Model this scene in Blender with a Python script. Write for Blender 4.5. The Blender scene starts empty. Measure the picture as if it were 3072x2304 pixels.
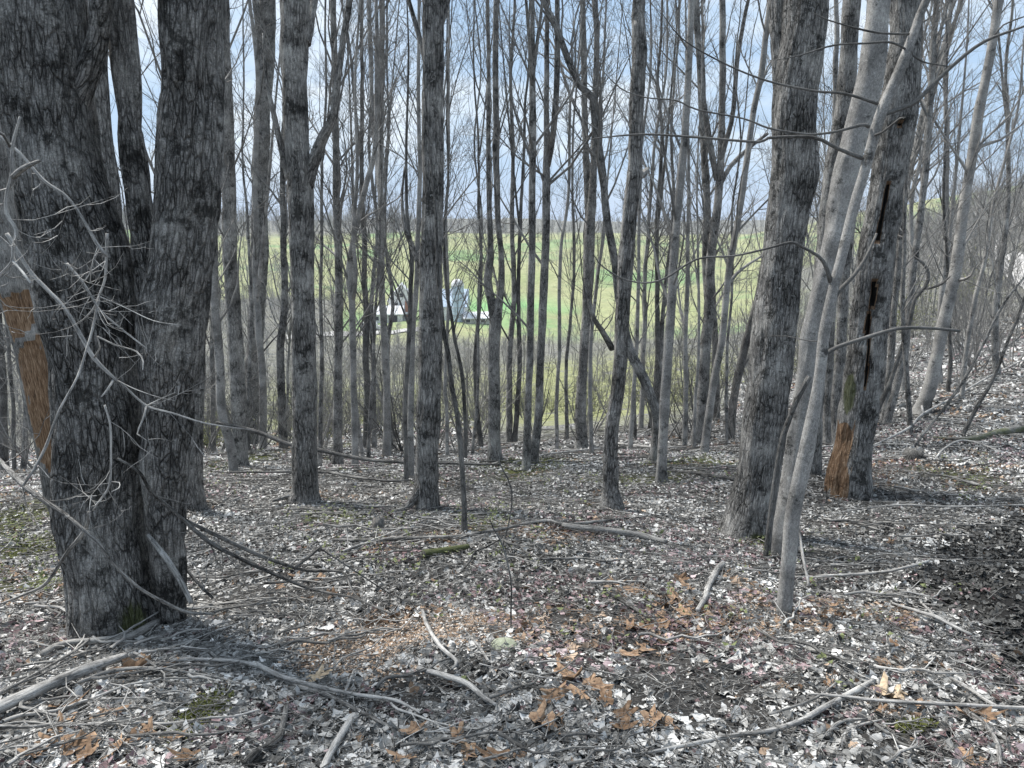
import bpy, math, random
import numpy as np
from mathutils import Vector

# ------------------------------------------------------------------ camera, sky, sun, exposure
S = bpy.context.scene
COL = S.collection
FPX = 2277.0                      # focal length in pixels of a 3072 px wide frame
PITCH = math.atan(452 / FPX)
CAMZ = 1.6
cam_d = bpy.data.cameras.new('camera'); cam = bpy.data.objects.new('camera', cam_d); COL.objects.link(cam)
cam.location = (0, 0, CAMZ); cam.rotation_euler = (math.pi / 2 - PITCH, 0, 0)
cam_d.sensor_width = 36; cam_d.lens = FPX / 3072 * 36
cam_d.clip_start = 0.05; cam_d.clip_end = 6000
S.camera = cam

TO_SUN = Vector((-0.48, 0.34, 1.0)).normalized()
sun_d = bpy.data.lights.new('sun', 'SUN'); sun_d.energy = 4.8; sun_d.angle = math.radians(16); sun_d.color = (1, .96, .90)
sun = bpy.data.objects.new('sun', sun_d); COL.objects.link(sun); sun.rotation_euler = TO_SUN.to_track_quat('Z', 'Y').to_euler()
W = bpy.data.worlds.new('World'); S.world = W; W.use_nodes = True
wn = W.node_tree.nodes; wl = W.node_tree.links; wn.clear()
out = wn.new('ShaderNodeOutputWorld'); bg = wn.new('ShaderNodeBackground'); bg.inputs[1].default_value = 0.10
sky = wn.new('ShaderNodeTexSky'); sky.sky_type = 'NISHITA'; sky.sun_disc = False
sky.sun_elevation = math.asin(TO_SUN.z); sky.sun_rotation = math.atan2(TO_SUN.x, TO_SUN.y)
tc = wn.new('ShaderNodeTexCoord'); mp = wn.new('ShaderNodeMapping'); mp.inputs['Scale'].default_value = (1.6, 1.6, 6)
ns = wn.new('ShaderNodeTexNoise'); ns.inputs['Scale'].default_value = 1.7; ns.inputs['Detail'].default_value = 7; ns.inputs['Roughness'].default_value = .55
cr = wn.new('ShaderNodeValToRGB')
cr.color_ramp.elements[0].position = .42; cr.color_ramp.elements[0].color = (3.2, 4.5, 6.1, 1)
cr.color_ramp.elements[1].position = .60; cr.color_ramp.elements[1].color = (6.5, 7.1, 7.6, 1)
mx = wn.new('ShaderNodeMix'); mx.data_type = 'RGBA'; mx.inputs[0].default_value = .86
wl.new(tc.outputs['Generated'], mp.inputs[0]); wl.new(mp.outputs[0], ns.inputs[0]); wl.new(ns.outputs[0], cr.inputs[0])
# a darker blue-violet cloud bank low over the horizon
sx = wn.new('ShaderNodeSeparateXYZ'); hb = wn.new('ShaderNodeValToRGB'); hb.color_ramp.elements[0].position = .03; hb.color_ramp.elements[0].color = (1, 1, 1, 1); hb.color_ramp.elements[1].position = .11; hb.color_ramp.elements[1].color = (0, 0, 0, 1)
m2 = wn.new('ShaderNodeMix'); m2.data_type = 'RGBA'; m2.inputs[7].default_value = (3.2, 4.4, 6.1, 1)
wl.new(tc.outputs['Generated'], sx.inputs[0]); wl.new(sx.outputs[2], hb.inputs[0]); wl.new(hb.outputs[0], m2.inputs[0]); wl.new(cr.outputs[0], m2.inputs[6])
wl.new(sky.outputs[0], mx.inputs[6]); wl.new(m2.outputs[2], mx.inputs[7]); wl.new(mx.outputs[2], bg.inputs[0]); wl.new(bg.outputs[0], out.inputs[0])
S.view_settings.view_transform = 'Standard'; S.view_settings.look = 'None'; S.view_settings.gamma = 1
S.view_settings.exposure = 0.66
S.cycles.max_bounces = 5; S.cycles.diffuse_bounces = 3

rng = np.random.default_rng(11)
random.seed(5)

# ------------------------------------------------------------------ numeric helpers
def vnoise(p, seed=0):
    p = np.asarray(p, float); i = np.floor(p).astype(np.int64); f = p - i; f = f * f * (3 - 2 * f)
    def h(x, y, z):
        n = (x * 73856093) ^ (y * 19349663) ^ (z * 83492791) ^ (seed * 2654435)
        n = n & 0x7fffffff; n = ((n ^ (n >> 13)) * 1274126177) & 0x7fffffff; n = ((n ^ (n >> 15)) * 97531) & 0x7fffffff
        return (n & 0xffff) / 65535.0
    r = 0
    for a in (0, 1):
        for b in (0, 1):
            for c in (0, 1):
                w = (f[..., 0] if a else 1 - f[..., 0]) * (f[..., 1] if b else 1 - f[..., 1]) * (f[..., 2] if c else 1 - f[..., 2])
                r = r + w * h(i[..., 0] + a, i[..., 1] + b, i[..., 2] + c)
    return r
def n2(x, y, s, seed=0): return vnoise(np.stack([x * s, y * s, np.zeros_like(x) + seed * 7.3], -1), seed)

CP, SP = math.cos(PITCH), math.sin(PITCH)
def ray(u, v):
    x = (np.asarray(u, float) - 1536) / FPX; y = (1152 - np.asarray(v, float)) / FPX
    return np.stack(np.broadcast_arrays(x, CP + y * SP, y * CP - SP), -1)

# ------------------------------------------------------------------ terrain: height by bearing and distance
R_ROWS = [10, 14, 18, 24, 32, 50, 80, 120, 160, 220, 300, 450, 600, 1000, 2500]
V_TAB = {
 -700: [1620,1560,1520,1480,1440,1380,1310,1210,1120, 970, 870, 760, 702, 662, 688],
 0:    [1490,1450,1425,1400,1380,1345,1290,1200,1110, 960, 860, 753, 702, 662, 688],
 600:  [1420,1385,1365,1350,1335,1305,1250,1180,1100, 970, 860, 753, 702, 662, 688],
 1100: [1400,1362,1342,1325,1303,1265,1215,1155,1085, 962, 860, 753, 702, 662, 688],
 1536: [1391,1345,1320,1298,1275,1235,1190,1135,1070, 957, 860, 753, 702, 670, 688],
 1950: [1395,1335,1300,1268,1238,1200,1160,1115,1055, 945, 850, 750, 700, 674, 688],
 2300: [1405,1325,1275,1230,1195,1155,1115,1070,1020, 930, 840, 745, 690, 680, 690],
 2700: [1410,1270,1200,1150,1105,1050, 985, 915, 850, 780, 720, 665, 630, 640, 680],
 3072: [1440,1260,1170,1105,1050, 975, 900, 820, 750, 680, 630, 600, 590, 610, 670],
 3900: [1500,1280,1160,1080,1000, 900, 820, 740, 680, 620, 590, 570, 560, 600, 660],
}
_th = []; _z = []
for u, vs in sorted(V_TAB.items()):
    d = ray(u, 1150); _th.append(math.atan2(d[0], d[1])); row = []
    th = _th[-1]
    row = [0, -.15 * 2 * math.cos(th), -.15 * 5 * math.cos(th)]
    for r, v in zip(R_ROWS, vs):
        d = ray(u, v); row.append(CAMZ + r * d[2] / math.hypot(d[0], d[1]))
    _z.append(row)
_th = np.array(_th); _z = np.array(_z); _lr = np.log(np.array([.5, 2, 5] + R_ROWS) + 1.0)
LG = np.linspace(_lr[0], _lr[-1], 400); TG = np.linspace(_th[0], _th[-1], 160)
_g = np.array([np.interp(LG, _lr, row) for row in _z])
_g = np.array([np.interp(TG, _th, _g[:, j]) for j in range(400)]).T
def _sm(a, n, ax):
    k = np.exp(-.5 * (np.arange(-3 * n, 3 * n + 1) / n) ** 2); k /= k.sum()
    pad = [(0, 0), (0, 0)]; pad[ax] = (3 * n, 3 * n); b = np.pad(a, pad, mode='edge')
    return np.apply_along_axis(lambda m: np.convolve(m, k, 'valid'), ax, b)
ZG = _sm(_sm(_g, 7, 1), 5, 0)
def ground_base(x, y):
    r = np.hypot(x, y); th = np.arctan2(x, y)
    back = np.clip((np.abs(th) - TG[-1]) / 1.2, 0, 1); th = np.clip(th, TG[0], TG[-1])
    a = np.clip((np.log(r + 1) - LG[0]) / (LG[1] - LG[0]), 0, 398.999); b = np.clip((th - TG[0]) / (TG[1] - TG[0]), 0, 158.999)
    i = a.astype(int); j = b.astype(int); fa = a - i; fb = b - j
    z = (ZG[j, i] * (1 - fa) + ZG[j, i + 1] * fa) * (1 - fb) + (ZG[j + 1, i] * (1 - fa) + ZG[j + 1, i + 1] * fa) * fb
    return z * (1 - back) + back * (0.02 * r)
def ground(x, y):
    x = np.asarray(x, float); y = np.asarray(y, float); z = ground_base(x, y); r = np.hypot(x, y)
    fade = np.clip(r / 2.0, 0, 1) 
    z = z + fade * ((n2(x, y, 1.1, 1) - .5) * .10 + (n2(x, y, 3.1, 2) - .5) * .05 + (n2(x, y, .35, 3) - .5) * np.clip(r / 14, 0, 1) * .35)
    z = z + .17 * np.exp(-((x - 3.25) / .85) ** 2 - ((y - 4.45) / .75) ** 2) * (.6 + .8 * n2(x, y, 4.5, 17))
    z = z + (n2(x, y, .04, 4) - .5) * np.clip((r - 30) / 100, 0, 1) * 4
    z = z + (n2(x, y, .007, 6) - .5) * np.clip((r - 260) / 200, 0, 1) * 22
    return z
def hit(u, v, tmax=420):
    d = ray(u, v); t = np.concatenate([np.arange(1.2, 30, .01), np.arange(30, tmax, .1)])
    p = d[None] * t[:, None]; z = p[:, 2] + CAMZ; g = ground(p[:, 0], p[:, 1]); k = np.argmax(z < g)
    if not (z < g).any(): k = len(t) - 1
    return np.array([p[k, 0], p[k, 1], g[k]])
def at(u, v, D):
    d = ray(u, v); t = D / d[..., 1]
    p = d * np.asarray(t)[..., None]; p[..., 2] += CAMZ; return p
def px_radius(w, p):             # a width in photo pixels at point p -> radius in metres
    zc = p[..., 1] * CP - (p[..., 2] - CAMZ) * SP
    return np.asarray(w) * .5 * zc / FPX

# ------------------------------------------------------------------ materials
def mat(name):
    m = bpy.data.materials.new(name); m.use_nodes = True; n = m.node_tree.nodes; l = m.node_tree.links
    b = n['Principled BSDF']; b.inputs['Roughness'].default_value = .9; b.inputs['Specular IOR Level'].default_value = .2
    return m, n, l, b
def ramp(n, stops, interp='LINEAR'):
    r = n.new('ShaderNodeValToRGB'); r.color_ramp.interpolation = interp; e = r.color_ramp.elements
    e[0].position, c = stops[0][0], stops[0][1]; e[0].color = c if len(c) == 4 else (*c, 1)
    e[1].position, c = stops[-1][0], stops[-1][1]; e[1].color = (*c, 1)
    for p, c in stops[1:-1]:
        k = e.new(p); k.color = (*c, 1)
    return r
def noise(n, l, vec, scale, detail=5, rough=.6, dist=0):
    t = n.new('ShaderNodeTexNoise'); t.inputs['Scale'].default_value = scale; t.inputs['Detail'].default_value = detail
    t.inputs['Roughness'].default_value = rough; t.inputs['Distortion'].default_value = dist
    if vec is not None: l.new(vec, t.inputs['Vector'])
    return t
def mixc(n, l, fac, a, b, mode='MIX'):
    m = n.new('ShaderNodeMix'); m.data_type = 'RGBA'; m.blend_type = mode; m.clamp_factor = True
    for v, k in ((fac, 0), (a, 6), (b, 7)):
        if hasattr(v, 'links') or hasattr(v, 'is_linked'): l.new(v, m.inputs[k])
        elif k == 0: m.inputs[0].default_value = v
        else: m.inputs[k].default_value = (*v, 1)
    return m.outputs[2]
def mth(n, l, op, a, b=None, c=None):
    m = n.new('ShaderNodeMath'); m.operation = op
    for k, v in enumerate((a, b, c)):
        if v is None: continue
        if hasattr(v, 'is_linked'): l.new(v, m.inputs[k])
        else: m.inputs[k].default_value = v
    return m.outputs[0]
def bump(n, l, b, h, strength, dist):
    k = n.new('ShaderNodeBump'); k.inputs['Strength'].default_value = strength; k.inputs['Distance'].default_value = dist
    l.new(h, k.inputs['Height']); l.new(k.outputs[0], b.inputs['Normal'])

def bark(name, dark, lite, furrow, plate, blotch, bstr, bdist, stretch=.16, crackamt=1.0):
    m, n, l, b = mat(name)
    a = n.new('ShaderNodeAttribute'); a.attribute_name = 'bk'
    k = n.new('ShaderNodeAttribute'); k.attribute_name = 'msk'
    oi = n.new('ShaderNodeObjectInfo')
    off = n.new('ShaderNodeVectorMath'); off.operation = 'MULTIPLY_ADD'; l.new(oi.outputs['Random'], off.inputs[0]); off.inputs[1].default_value = (37, 19, 53)
    l.new(a.outputs['Vector'], off.inputs[2])
    mp = n.new('ShaderNodeMapping'); mp.inputs['Scale'].default_value = (1, 1, stretch); l.new(off.outputs[0], mp.inputs[0])
    def warped(scale, amt):
        nw = noise(n, l, mp.outputs[0], scale, 4, .6); wv = n.new('ShaderNodeVectorMath'); wv.operation = 'MULTIPLY_ADD'; l.new(nw.outputs['Color'], wv.inputs[0])
        wv.inputs[1].default_value = (amt,) * 3; l.new(mp.outputs[0], wv.inputs[2]); return wv.outputs[0]
    def cracks(scale, width, vec):
        vo = n.new('ShaderNodeTexVoronoi'); vo.feature = 'DISTANCE_TO_EDGE'; vo.inputs['Scale'].default_value = scale; vo.inputs['Randomness'].default_value = 1; l.new(vec, vo.inputs['Vector'])
        r = ramp(n, [(0, (0, 0, 0)), (width, (1, 1, 1))]); l.new(vo.outputs['Distance'], r.inputs[0]); return r.outputs[0]
    c1 = cracks(furrow, plate, warped(furrow * .45, 1.3 / furrow)); c2 = cracks(furrow * 2.1, plate * 1.3, warped(furrow * .8, .8 / furrow))
    big = noise(n, l, off.outputs[0], 3.1, 6, .62)
    fine = noise(n, l, mp.outputs[0], furrow * 1.6, 9, .78)
    grit = noise(n, l, off.outputs[0], furrow * 4.5, 6, .75)
    # furrows fade out on smoother plates
    pm = ramp(n, [(.42, (1, 1, 1)), (.64, (.3, .3, .3))]); l.new(big.outputs[0], pm.inputs[0])
    f1 = mth(n, l, 'MULTIPLY', mth(n, l, 'SUBTRACT', 1.0, c1), pm.outputs[0]); f2 = mth(n, l, 'MULTIPLY', mth(n, l, 'MULTIPLY', mth(n, l, 'SUBTRACT', 1.0, c2), pm.outputs[0]), .6)
    crk = mth(n, l, 'MULTIPLY', mth(n, l, 'MAXIMUM', f1, f2), crackamt)
    tv = mth(n, l, 'ADD', mth(n, l, 'MULTIPLY', fine.outputs[0], .55), mth(n, l, 'MULTIPLY', grit.outputs[0], .45))
    tone = ramp(n, [(.40, dark), (.5, tuple((x + y) / 2 for x, y in zip(dark, lite))), (.585, lite)]); l.new(tv, tone.inputs[0])
    c = mixc(n, l, crk, tone.outputs[0], tuple(x * .18 for x in dark))
    bt = ramp(n, [(.32, (.5, .5, .5)), (.5, (1, 1, 1)), (.68, (1.4, 1.4, 1.38))]); l.new(big.outputs[0], bt.inputs[0])
    c = mixc(n, l, 1.0, c, bt.outputs[0], 'MULTIPLY')
    bn = noise(n, l, off.outputs[0], 5.5, 9, .78); bm = ramp(n, [(blotch, (0, 0, 0)), (blotch + .07, (1, 1, 1))]); l.new(bn.outputs[0], bm.inputs[0])
    c = mixc(n, l, mth(n, l, 'MULTIPLY', bm.outputs[0], .82), c, (.020, .020, .019))
    lic = noise(n, l, off.outputs[0], 23, 6, .7); lm = ramp(n, [(.60, (0, 0, 0)), (.68, (1, 1, 1))]); l.new(lic.outputs[0], lm.inputs[0])
    c = mixc(n, l, mth(n, l, 'MULTIPLY', lm.outputs[0], .5), c, tuple(min(.6, x * 1.35) for x in lite))
    # bare orange-brown wood (mask 1), black rot (mask 3) and green moss (mask -1)
    wg = noise(n, l, mp.outputs[0], furrow * 1.6, 7, .75); wr = ramp(n, [(.36, (.05, .03, .02)), (.5, (.22, .135, .08)), (.64, (.44, .32, .22))]); l.new(wg.outputs[0], wr.inputs[0])
    ed = mth(n, l, 'MULTIPLY', mth(n, l, 'SUBTRACT', fine.outputs[0], .5), .9)
    mk = mth(n, l, 'ADD', k.outputs['Fac'], ed)
    wm = ramp(n, [(.5, (0, 0, 0)), (.6, (1, 1, 1))]); l.new(mk, wm.inputs[0])
    c = mixc(n, l, wm.outputs[0], c, wr.outputs[0])
    hm = ramp(n, [(.0, (0, 0, 0)), (.4, (1, 1, 1))]); l.new(mth(n, l, 'SUBTRACT', k.outputs['Fac'], 2.1), hm.inputs[0])
    c = mixc(n, l, hm.outputs[0], c, (.012, .011, .010))
    mg = ramp(n, [(.3, (.02, .026, .008)), (.7, (.13, .15, .05))]); l.new(fine.outputs[0], mg.inputs[0])
    mk2 = mth(n, l, 'ADD', mth(n, l, 'MULTIPLY', k.outputs['Fac'], -1), ed)
    mm = ramp(n, [(.5, (0, 0, 0)), (.75, (.8, .8, .8))]); l.new(mk2, mm.inputs[0])
    c = mixc(n, l, mm.outputs[0], c, mg.outputs[0])
    l.new(c, b.inputs['Base Color'])
    h = mth(n, l, 'ADD', mth(n, l, 'MULTIPLY', crk, -.9), mth(n, l, 'MULTIPLY', tv, .8))
    bump(n, l, b, h, bstr, bdist)
    return m
G = lambda v: (v, v * .975, v * .935)
M = {
 'furrowed': bark('furrowed_bark', G(.12), G(.46), 34, .10, .535, 1.0, .016, .17),
 'deep':     bark('deep_bark', G(.09), G(.38), 27, .09, .52, 1.0, .020, .23),
 'medium':   bark('medium_bark', G(.12), G(.46), 40, .09, .54, .9, .012, .19),
 'smooth':   bark('smooth_bark', G(.15), G(.42), 60, .05, .555, .6, .005, .5, .45),
 'twig':     bark('twig_bark', G(.12), G(.30), 60, .05, .70, .3, .002, .5, .3),
 'darktwig': bark('dark_twig_bark', G(.06), G(.18), 60, .05, .70, .3, .002, .5, .3),
 'farwood':  bark('far_wood_bark', G(.22), G(.42), 6, .05, .80, .1, .01, .5, .2),
 'dead':     bark('dead_wood', G(.20), G(.54), 70, .07, .66, .7, .003, .08, .8),
 'greydead': bark('grey_dead_wood', G(.12), G(.38), 60, .08, .62, .8, .004, .10),
 'dark':     bark('dark_wood', G(.06), G(.23), 50, .10, .60, .8, .005, .14),
}
def flat_mat(name, c1, c2, scale=30, bs=.4, bd=.01):
    m, n, l, b = mat(name); t = n.new('ShaderNodeTexCoord'); q = noise(n, l, t.outputs['Object'], scale, 7, .7)
    r = ramp(n, [(.3, c1), (.7, c2)]); l.new(q.outputs[0], r.inputs[0]); l.new(r.outputs[0], b.inputs['Base Color']); bump(n, l, b, q.outputs[0], bs, bd)
    return m

# ------------------------------------------------------------------ mesh helpers
def mesh(name, V, F, material, parent=None, attrs=None, smooth=True, loc=(0, 0, 0)):
    """V (n,3); F a list of (m,k) index arrays"""
    me = bpy.data.meshes.new(name); V = np.asarray(V, np.float32)
    if parent is not None: pass
    F = [f for f in (F if isinstance(F, list) else [F]) if len(f)]
    me.vertices.add(len(V)); me.vertices.foreach_set('co', (V - np.array(loc, np.float32)).ravel())
    cnt = np.concatenate([np.full(len(f), f.shape[1], np.int32) for f in F]); idx = np.concatenate([f.ravel() for f in F]).astype(np.int32)
    me.loops.add(len(idx)); me.loops.foreach_set('vertex_index', idx)
    me.polygons.add(len(cnt)); st = np.concatenate([[0], np.cumsum(cnt)[:-1]]).astype(np.int32)
    me.polygons.foreach_set('loop_start', st); me.polygons.foreach_set('loop_total', cnt)
    me.polygons.foreach_set('use_smooth', np.full(len(cnt), smooth))
    for k, a in (attrs or {}).items():
        a = np.asarray(a, np.float32)
        if a.ndim == 2:
            at_ = me.attributes.new(k, 'FLOAT_VECTOR', 'POINT'); at_.data.foreach_set('vector', a.ravel())
        else:
            at_ = me.attributes.new(k, 'FLOAT', 'POINT'); at_.data.foreach_set('value', a)
    me.update(calc_edges=True); me.materials.append(material)
    o = bpy.data.objects.new(name, me); COL.objects.link(o); o.location = loc
    if parent is not None: o.parent = parent; o.location = np.array(loc) - np.array(parent.location)
    return o
def tag(o, label, cat, group=None, kind=None):
    if label: o['label'] = label
    if cat: o['category'] = cat
    if group: o['group'] = group
    if kind: o['kind'] = kind
    return o
def empty(name, loc, label, cat, group=None):
    o = bpy.data.objects.new(name, None); COL.objects.link(o); o.location = [float(c) for c in loc]; o.empty_display_size = .2
    return tag(o, label, cat, group)

def frames(P):
    T = np.gradient(P, axis=-2); T /= np.linalg.norm(T, axis=-1, keepdims=True) + 1e-9
    main = P[..., -1:, :] - P[..., :1, :]; main = main / (np.linalg.norm(main, axis=-1, keepdims=True) + 1e-9)
    ref = np.where(np.abs(main[..., :1]) < .8, np.array([1., 0, 0]), np.array([0, 1., 0]))
    E1 = ref - (ref * T).sum(-1, keepdims=True) * T; E1 /= np.linalg.norm(E1, axis=-1, keepdims=True) + 1e-9
    E2 = np.cross(T, E1); return T, E1, E2
def tube_arrays(P, R, sides):
    """P (k,n,3), R (k,n) -> verts, quads, bk"""
    k, n, _ = P.shape; T, E1, E2 = frames(P); a = np.arange(sides) * 2 * np.pi / sides; c, s = np.cos(a), np.sin(a)
    ring = E1[:, :, None, :] * c[None, None, :, None] + E2[:, :, None, :] * s[None, None, :, None]
    V = P[:, :, None, :] + ring * R[:, :, None, None]
    L = np.concatenate([np.zeros((k, 1)), np.cumsum(np.linalg.norm(np.diff(P, axis=1), axis=-1), 1)], 1)
    bk = np.stack(np.broadcast_arrays(R[:, :, None] * c, R[:, :, None] * s, L[:, :, None] + np.arange(k)[:, None, None] * .37), -1)
    base = (np.arange(k) * n * sides)[:, None, None]; i = (np.arange(n - 1) * sides)[None, :, None]; j = np.arange(sides)[None, None, :]; j2 = (j + 1) % sides
    Q = np.stack([base + i + j, base + i + j2, base + i + sides + j2, base + i + sides + j], -1).reshape(-1, 4)
    return V.reshape(-1, 3), Q, bk.reshape(-1, 3)
class Tubes:
    def __init__(s): s.d = {}
    def add(s, P, R, sides=4):
        P = np.asarray(P, float); s.d.setdefault((len(P), sides), []).append((P, np.asarray(R, float)))
    def addk(s, P, R, sides=3):
        s.d.setdefault((P.shape[1], sides), []).extend(zip(P, R))
    def arrays(s):
        V, Q, B, o = [], [], [], 0
        for (n, sd), items in s.d.items():
            P = np.stack([i[0] for i in items]); R = np.stack([i[1] for i in items]); v, q, b = tube_arrays(P, R, sd)
            V.append(v); Q.append(q + o); B.append(b); o += len(v)
        return np.concatenate(V), np.concatenate(Q), np.concatenate(B)
    def build(s, name, material, parent=None, loc=(0, 0, 0)):
        if not s.d: return None
        V, Q, B = s.arrays(); return mesh(name, V, [Q], material, parent, {'bk': B}, True, loc)

def spline(P, R, step):
    P = np.asarray(P, float); R = np.asarray(R, float); n = len(P)
    if n == 2: Pe = np.stack([2 * P[0] - P[1], P[0], P[1], 2 * P[1] - P[0]])
    else: Pe = np.concatenate([[2 * P[0] - P[1]], P, [2 * P[-1] - P[-2]]])
    Re = np.concatenate([[R[0]], R, [R[-1]]]); oP, oR = [], []
    for i in range(n - 1):
        m = max(2, int(np.linalg.norm(P[i + 1] - P[i]) / step)); t = np.linspace(0, 1, m, endpoint=(i == n - 2))[:, None]
        a, b, c, d = Pe[i:i + 4]
        oP.append(.5 * (2 * b + (c - a) * t + (2 * a - 5 * b + 4 * c - d) * t ** 2 + (3 * b - a - 3 * c + d) * t ** 3))
        tt = t[:, 0] * t[:, 0] * (3 - 2 * t[:, 0]); oR.append(R[i] * (1 - tt) + R[i + 1] * tt)
    return np.concatenate(oP), np.concatenate(oR)

def trunk_mesh(name, P, R, material, parent=None, sides=20, step=.08, rough=.0, furrow=0, freq=20, flare=0, lobes=5, fn=None, seed=0, cap=True, wob=0):
    """one displaced trunk; P base first"""
    P, R = spline(P, R, step); n = len(P)
    if wob:
        s_ = np.linspace(0, n * step, n); z0 = np.zeros(n)
        for ax in (0, 1):
            P[:, ax] += (vnoise(np.stack([s_ * 1.1, z0 + ax * 9.1, z0 + seed * 1.7], -1), seed) - .5) * wob * 2 * np.minimum(1, s_ / .6)
            P[:, ax] += (vnoise(np.stack([s_ * 4.0, z0 + ax * 5.1, z0 + seed * 1.3], -1), seed + 3) - .5) * wob * .5 * np.minimum(1, s_ / .6)
    T, E1, E2 = frames(P[None]); E1, E2 = E1[0], E2[0]; a = np.arange(sides) * 2 * np.pi / sides; c, s = np.cos(a), np.sin(a)
    L = np.concatenate([[0], np.cumsum(np.linalg.norm(np.diff(P, axis=0), axis=1))]); Rm = R[:, None] * np.ones(sides)[None]
    Rb = max(R[len(R) // 2], 1e-3); x = Rm * c; y = Rm * s; z = L[:, None] * np.ones(sides)
    d = np.zeros_like(Rm)
    if rough:
        d += Rm * rough * 2 * (vnoise(np.stack([c * 1.3 + z * 0, s * 1.3 + z * 0, z * 1.6 / max(.3, Rb * 4)], -1), seed + 1) - .5)
        d += Rm * rough * (vnoise(np.stack([c * 2.6 + z * 0, s * 2.6 + z * 0, z * 5], -1), seed + 2) - .5)
    if furrow:
        wx = (vnoise(np.stack([x * 9, y * 9, z * 3], -1), seed + 5) - .5) * .05
        q = vnoise(np.stack([(x + wx) * freq, (y + wx) * freq, z * freq * .16], -1), seed + 6)
        d += -furrow * np.exp(-((q - .5) / .10) ** 2) + furrow * .5 * (vnoise(np.stack([x * freq * 2.3, y * freq * 2.3, z * freq * .6], -1), seed + 7) - .5)
    if flare:
        h = np.exp(-L / (.10 + Rb * .9))[:, None]; ph = seed * 1.3
        lob = .5 + .5 * np.cos(lobes * a + ph) + .35 * np.cos((lobes - 2) * a + ph * 2)
        d += Rm * h * flare * (.25 + lob[None]); 
    msk = np.zeros_like(Rm)
    if fn is not None:
        dd, msk = fn(a[None] + 0 * Rm, z, Rm, P); d += dd
    Rd = np.maximum(Rm + d, Rm * .05)
    V = P[:, None] + (E1[:, None] * c[None, :, None] + E2[:, None] * s[None, :, None]) * Rd[..., None]
    bk = np.stack([x, y, z], -1).reshape(-1, 3); V = V.reshape(-1, 3); msk = msk.ravel()
    i = (np.arange(n - 1) * sides)[:, None]; j = np.arange(sides)[None]; j2 = (j + 1) % sides
    Q = np.stack([i + j, i + j2, i + sides + j2, i + sides + j], -1).reshape(-1, 4); F = [Q]
    if cap:
        V = np.concatenate([V, P[-1:], P[:1]]); bk = np.concatenate([bk, [[0, 0, L[-1]]], [[0, 0, 0]]]); msk = np.concatenate([msk, [msk[-1]], [0]])
        e = (n - 1) * sides + np.arange(sides); F.append(np.stack([e, np.roll(e, -1), np.full(sides, n * sides)], -1))
        e = np.arange(sides); F.append(np.stack([np.roll(e, -1), e, np.full(sides, n * sides + 1)], -1))
    return mesh(name, V, F, material, parent, {'bk': bk, 'msk': msk}, True, tuple(P[0]) if parent is None else tuple(float(q) for q in parent.location))

# ------------------------------------------------------------------ twigs
def unit(v): return v / (np.linalg.norm(v) + 1e-9)
def grow(T, p, d, L, r, lev, g, up=.25, sub=(5, 4), seg=6):
    n = seg if lev else 4
    P = [np.array(p, float)]; d = unit(np.array(d, float)); st = L / (n - 1)
    for i in range(n - 1):
        d = unit(d + g.normal(0, .13 if lev else .2, 3) + np.array([0, 0, up * .45])); P.append(P[-1] + d * st)
    P = np.array(P); R = np.linspace(r, r * .28, n); T.add(P, R, 5 if r > .012 else 3)
    if lev:
        m = sub[0] if lev > 1 else sub[1]; m = max(2, int(g.poisson(m)))
        for k in range(m):
            t = g.uniform(.15, 1.0); i = min(int(t * (n - 1)), n - 2); f = t * (n - 1) - i; q = P[i] * (1 - f) + P[i + 1] * f
            dm = unit(P[i + 1] - P[i]); sd = unit(np.cross(dm, g.normal(0, 1, 3))); a = g.uniform(.45, .95)
            grow(T, q, dm * math.cos(a) + sd * math.sin(a), L * g.uniform(.3, .55) * (1.15 - .5 * t), max(r * .5 * (1.1 - .6 * t), .0026), lev - 1, g, up, sub, seg)
def crown_on(T, P, R, g, n, s0, s1, Lr, lev=2, side=True, sub=(5, 4), ang=(.5, 1.1), rmul=.4):
    """side branches along polyline P between length fractions s0..s1"""
    L = np.concatenate([[0], np.cumsum(np.linalg.norm(np.diff(P, axis=0), axis=1))]); 
    for k in range(n):
        t = g.uniform(s0, s1) * L[-1]; i = min(np.searchsorted(L, t, 'right') - 1, len(P) - 2); f = (t - L[i]) / (L[i + 1] - L[i] + 1e-9)
        q = P[i] * (1 - f) + P[i + 1] * f; r = R[i] * (1 - f) + R[i + 1] * f; dm = unit(P[i + 1] - P[i])
        sd = g.normal(0, 1, 3); sd -= dm * sd.dot(dm); sd = unit(sd); a = g.uniform(*ang)
        L1 = g.uniform(*Lr) * (1.25 - .6 * t / L[-1])
        grow(T, q, dm * math.cos(a) + sd * math.sin(a), L1, min(r * rmul, .006 + L1 * .008), lev, g, .22, sub)

# ------------------------------------------------------------------ ground sheet
zone_poly = {}
def poly_pts(uv): return np.array([hit(u, v)[:2] for u, v in uv])
DARK_PATCH = poly_pts([(3072, 1530), (2960, 1570), (2800, 1650), (2740, 1760), (2830, 1840), (2930, 1930), (3000, 2010), (3072, 2070), (3400, 2150), (3500, 1560)])  # outline of a darker patch of litter at the right
def inpoly(x, y, P):
    c = np.zeros(x.shape, bool); j = len(P) - 1
    for i in range(len(P)):
        xi, yi = P[i]; xj, yj = P[j]
        c ^= ((yi > y) != (yj > y)) & (x < (xj - xi) * (y - yi) / (yj - yi + 1e-12) + xi); j = i
    return c
def blob(x, y, uv, ru, rv):
    c = hit(*uv); a = hit(uv[0] + ru, uv[1]); b = hit(uv[0], uv[1] - rv)
    sx = abs(a[0] - c[0]) + 1e-6; sy = abs(b[1] - c[1]) + 1e-6
    wob_ = (n2(x, y, 2.5, 8) - .5) * .9
    return np.sqrt(((x - c[0]) / sx) ** 2 + ((y - c[1]) / sy) ** 2) + wob_
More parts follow.
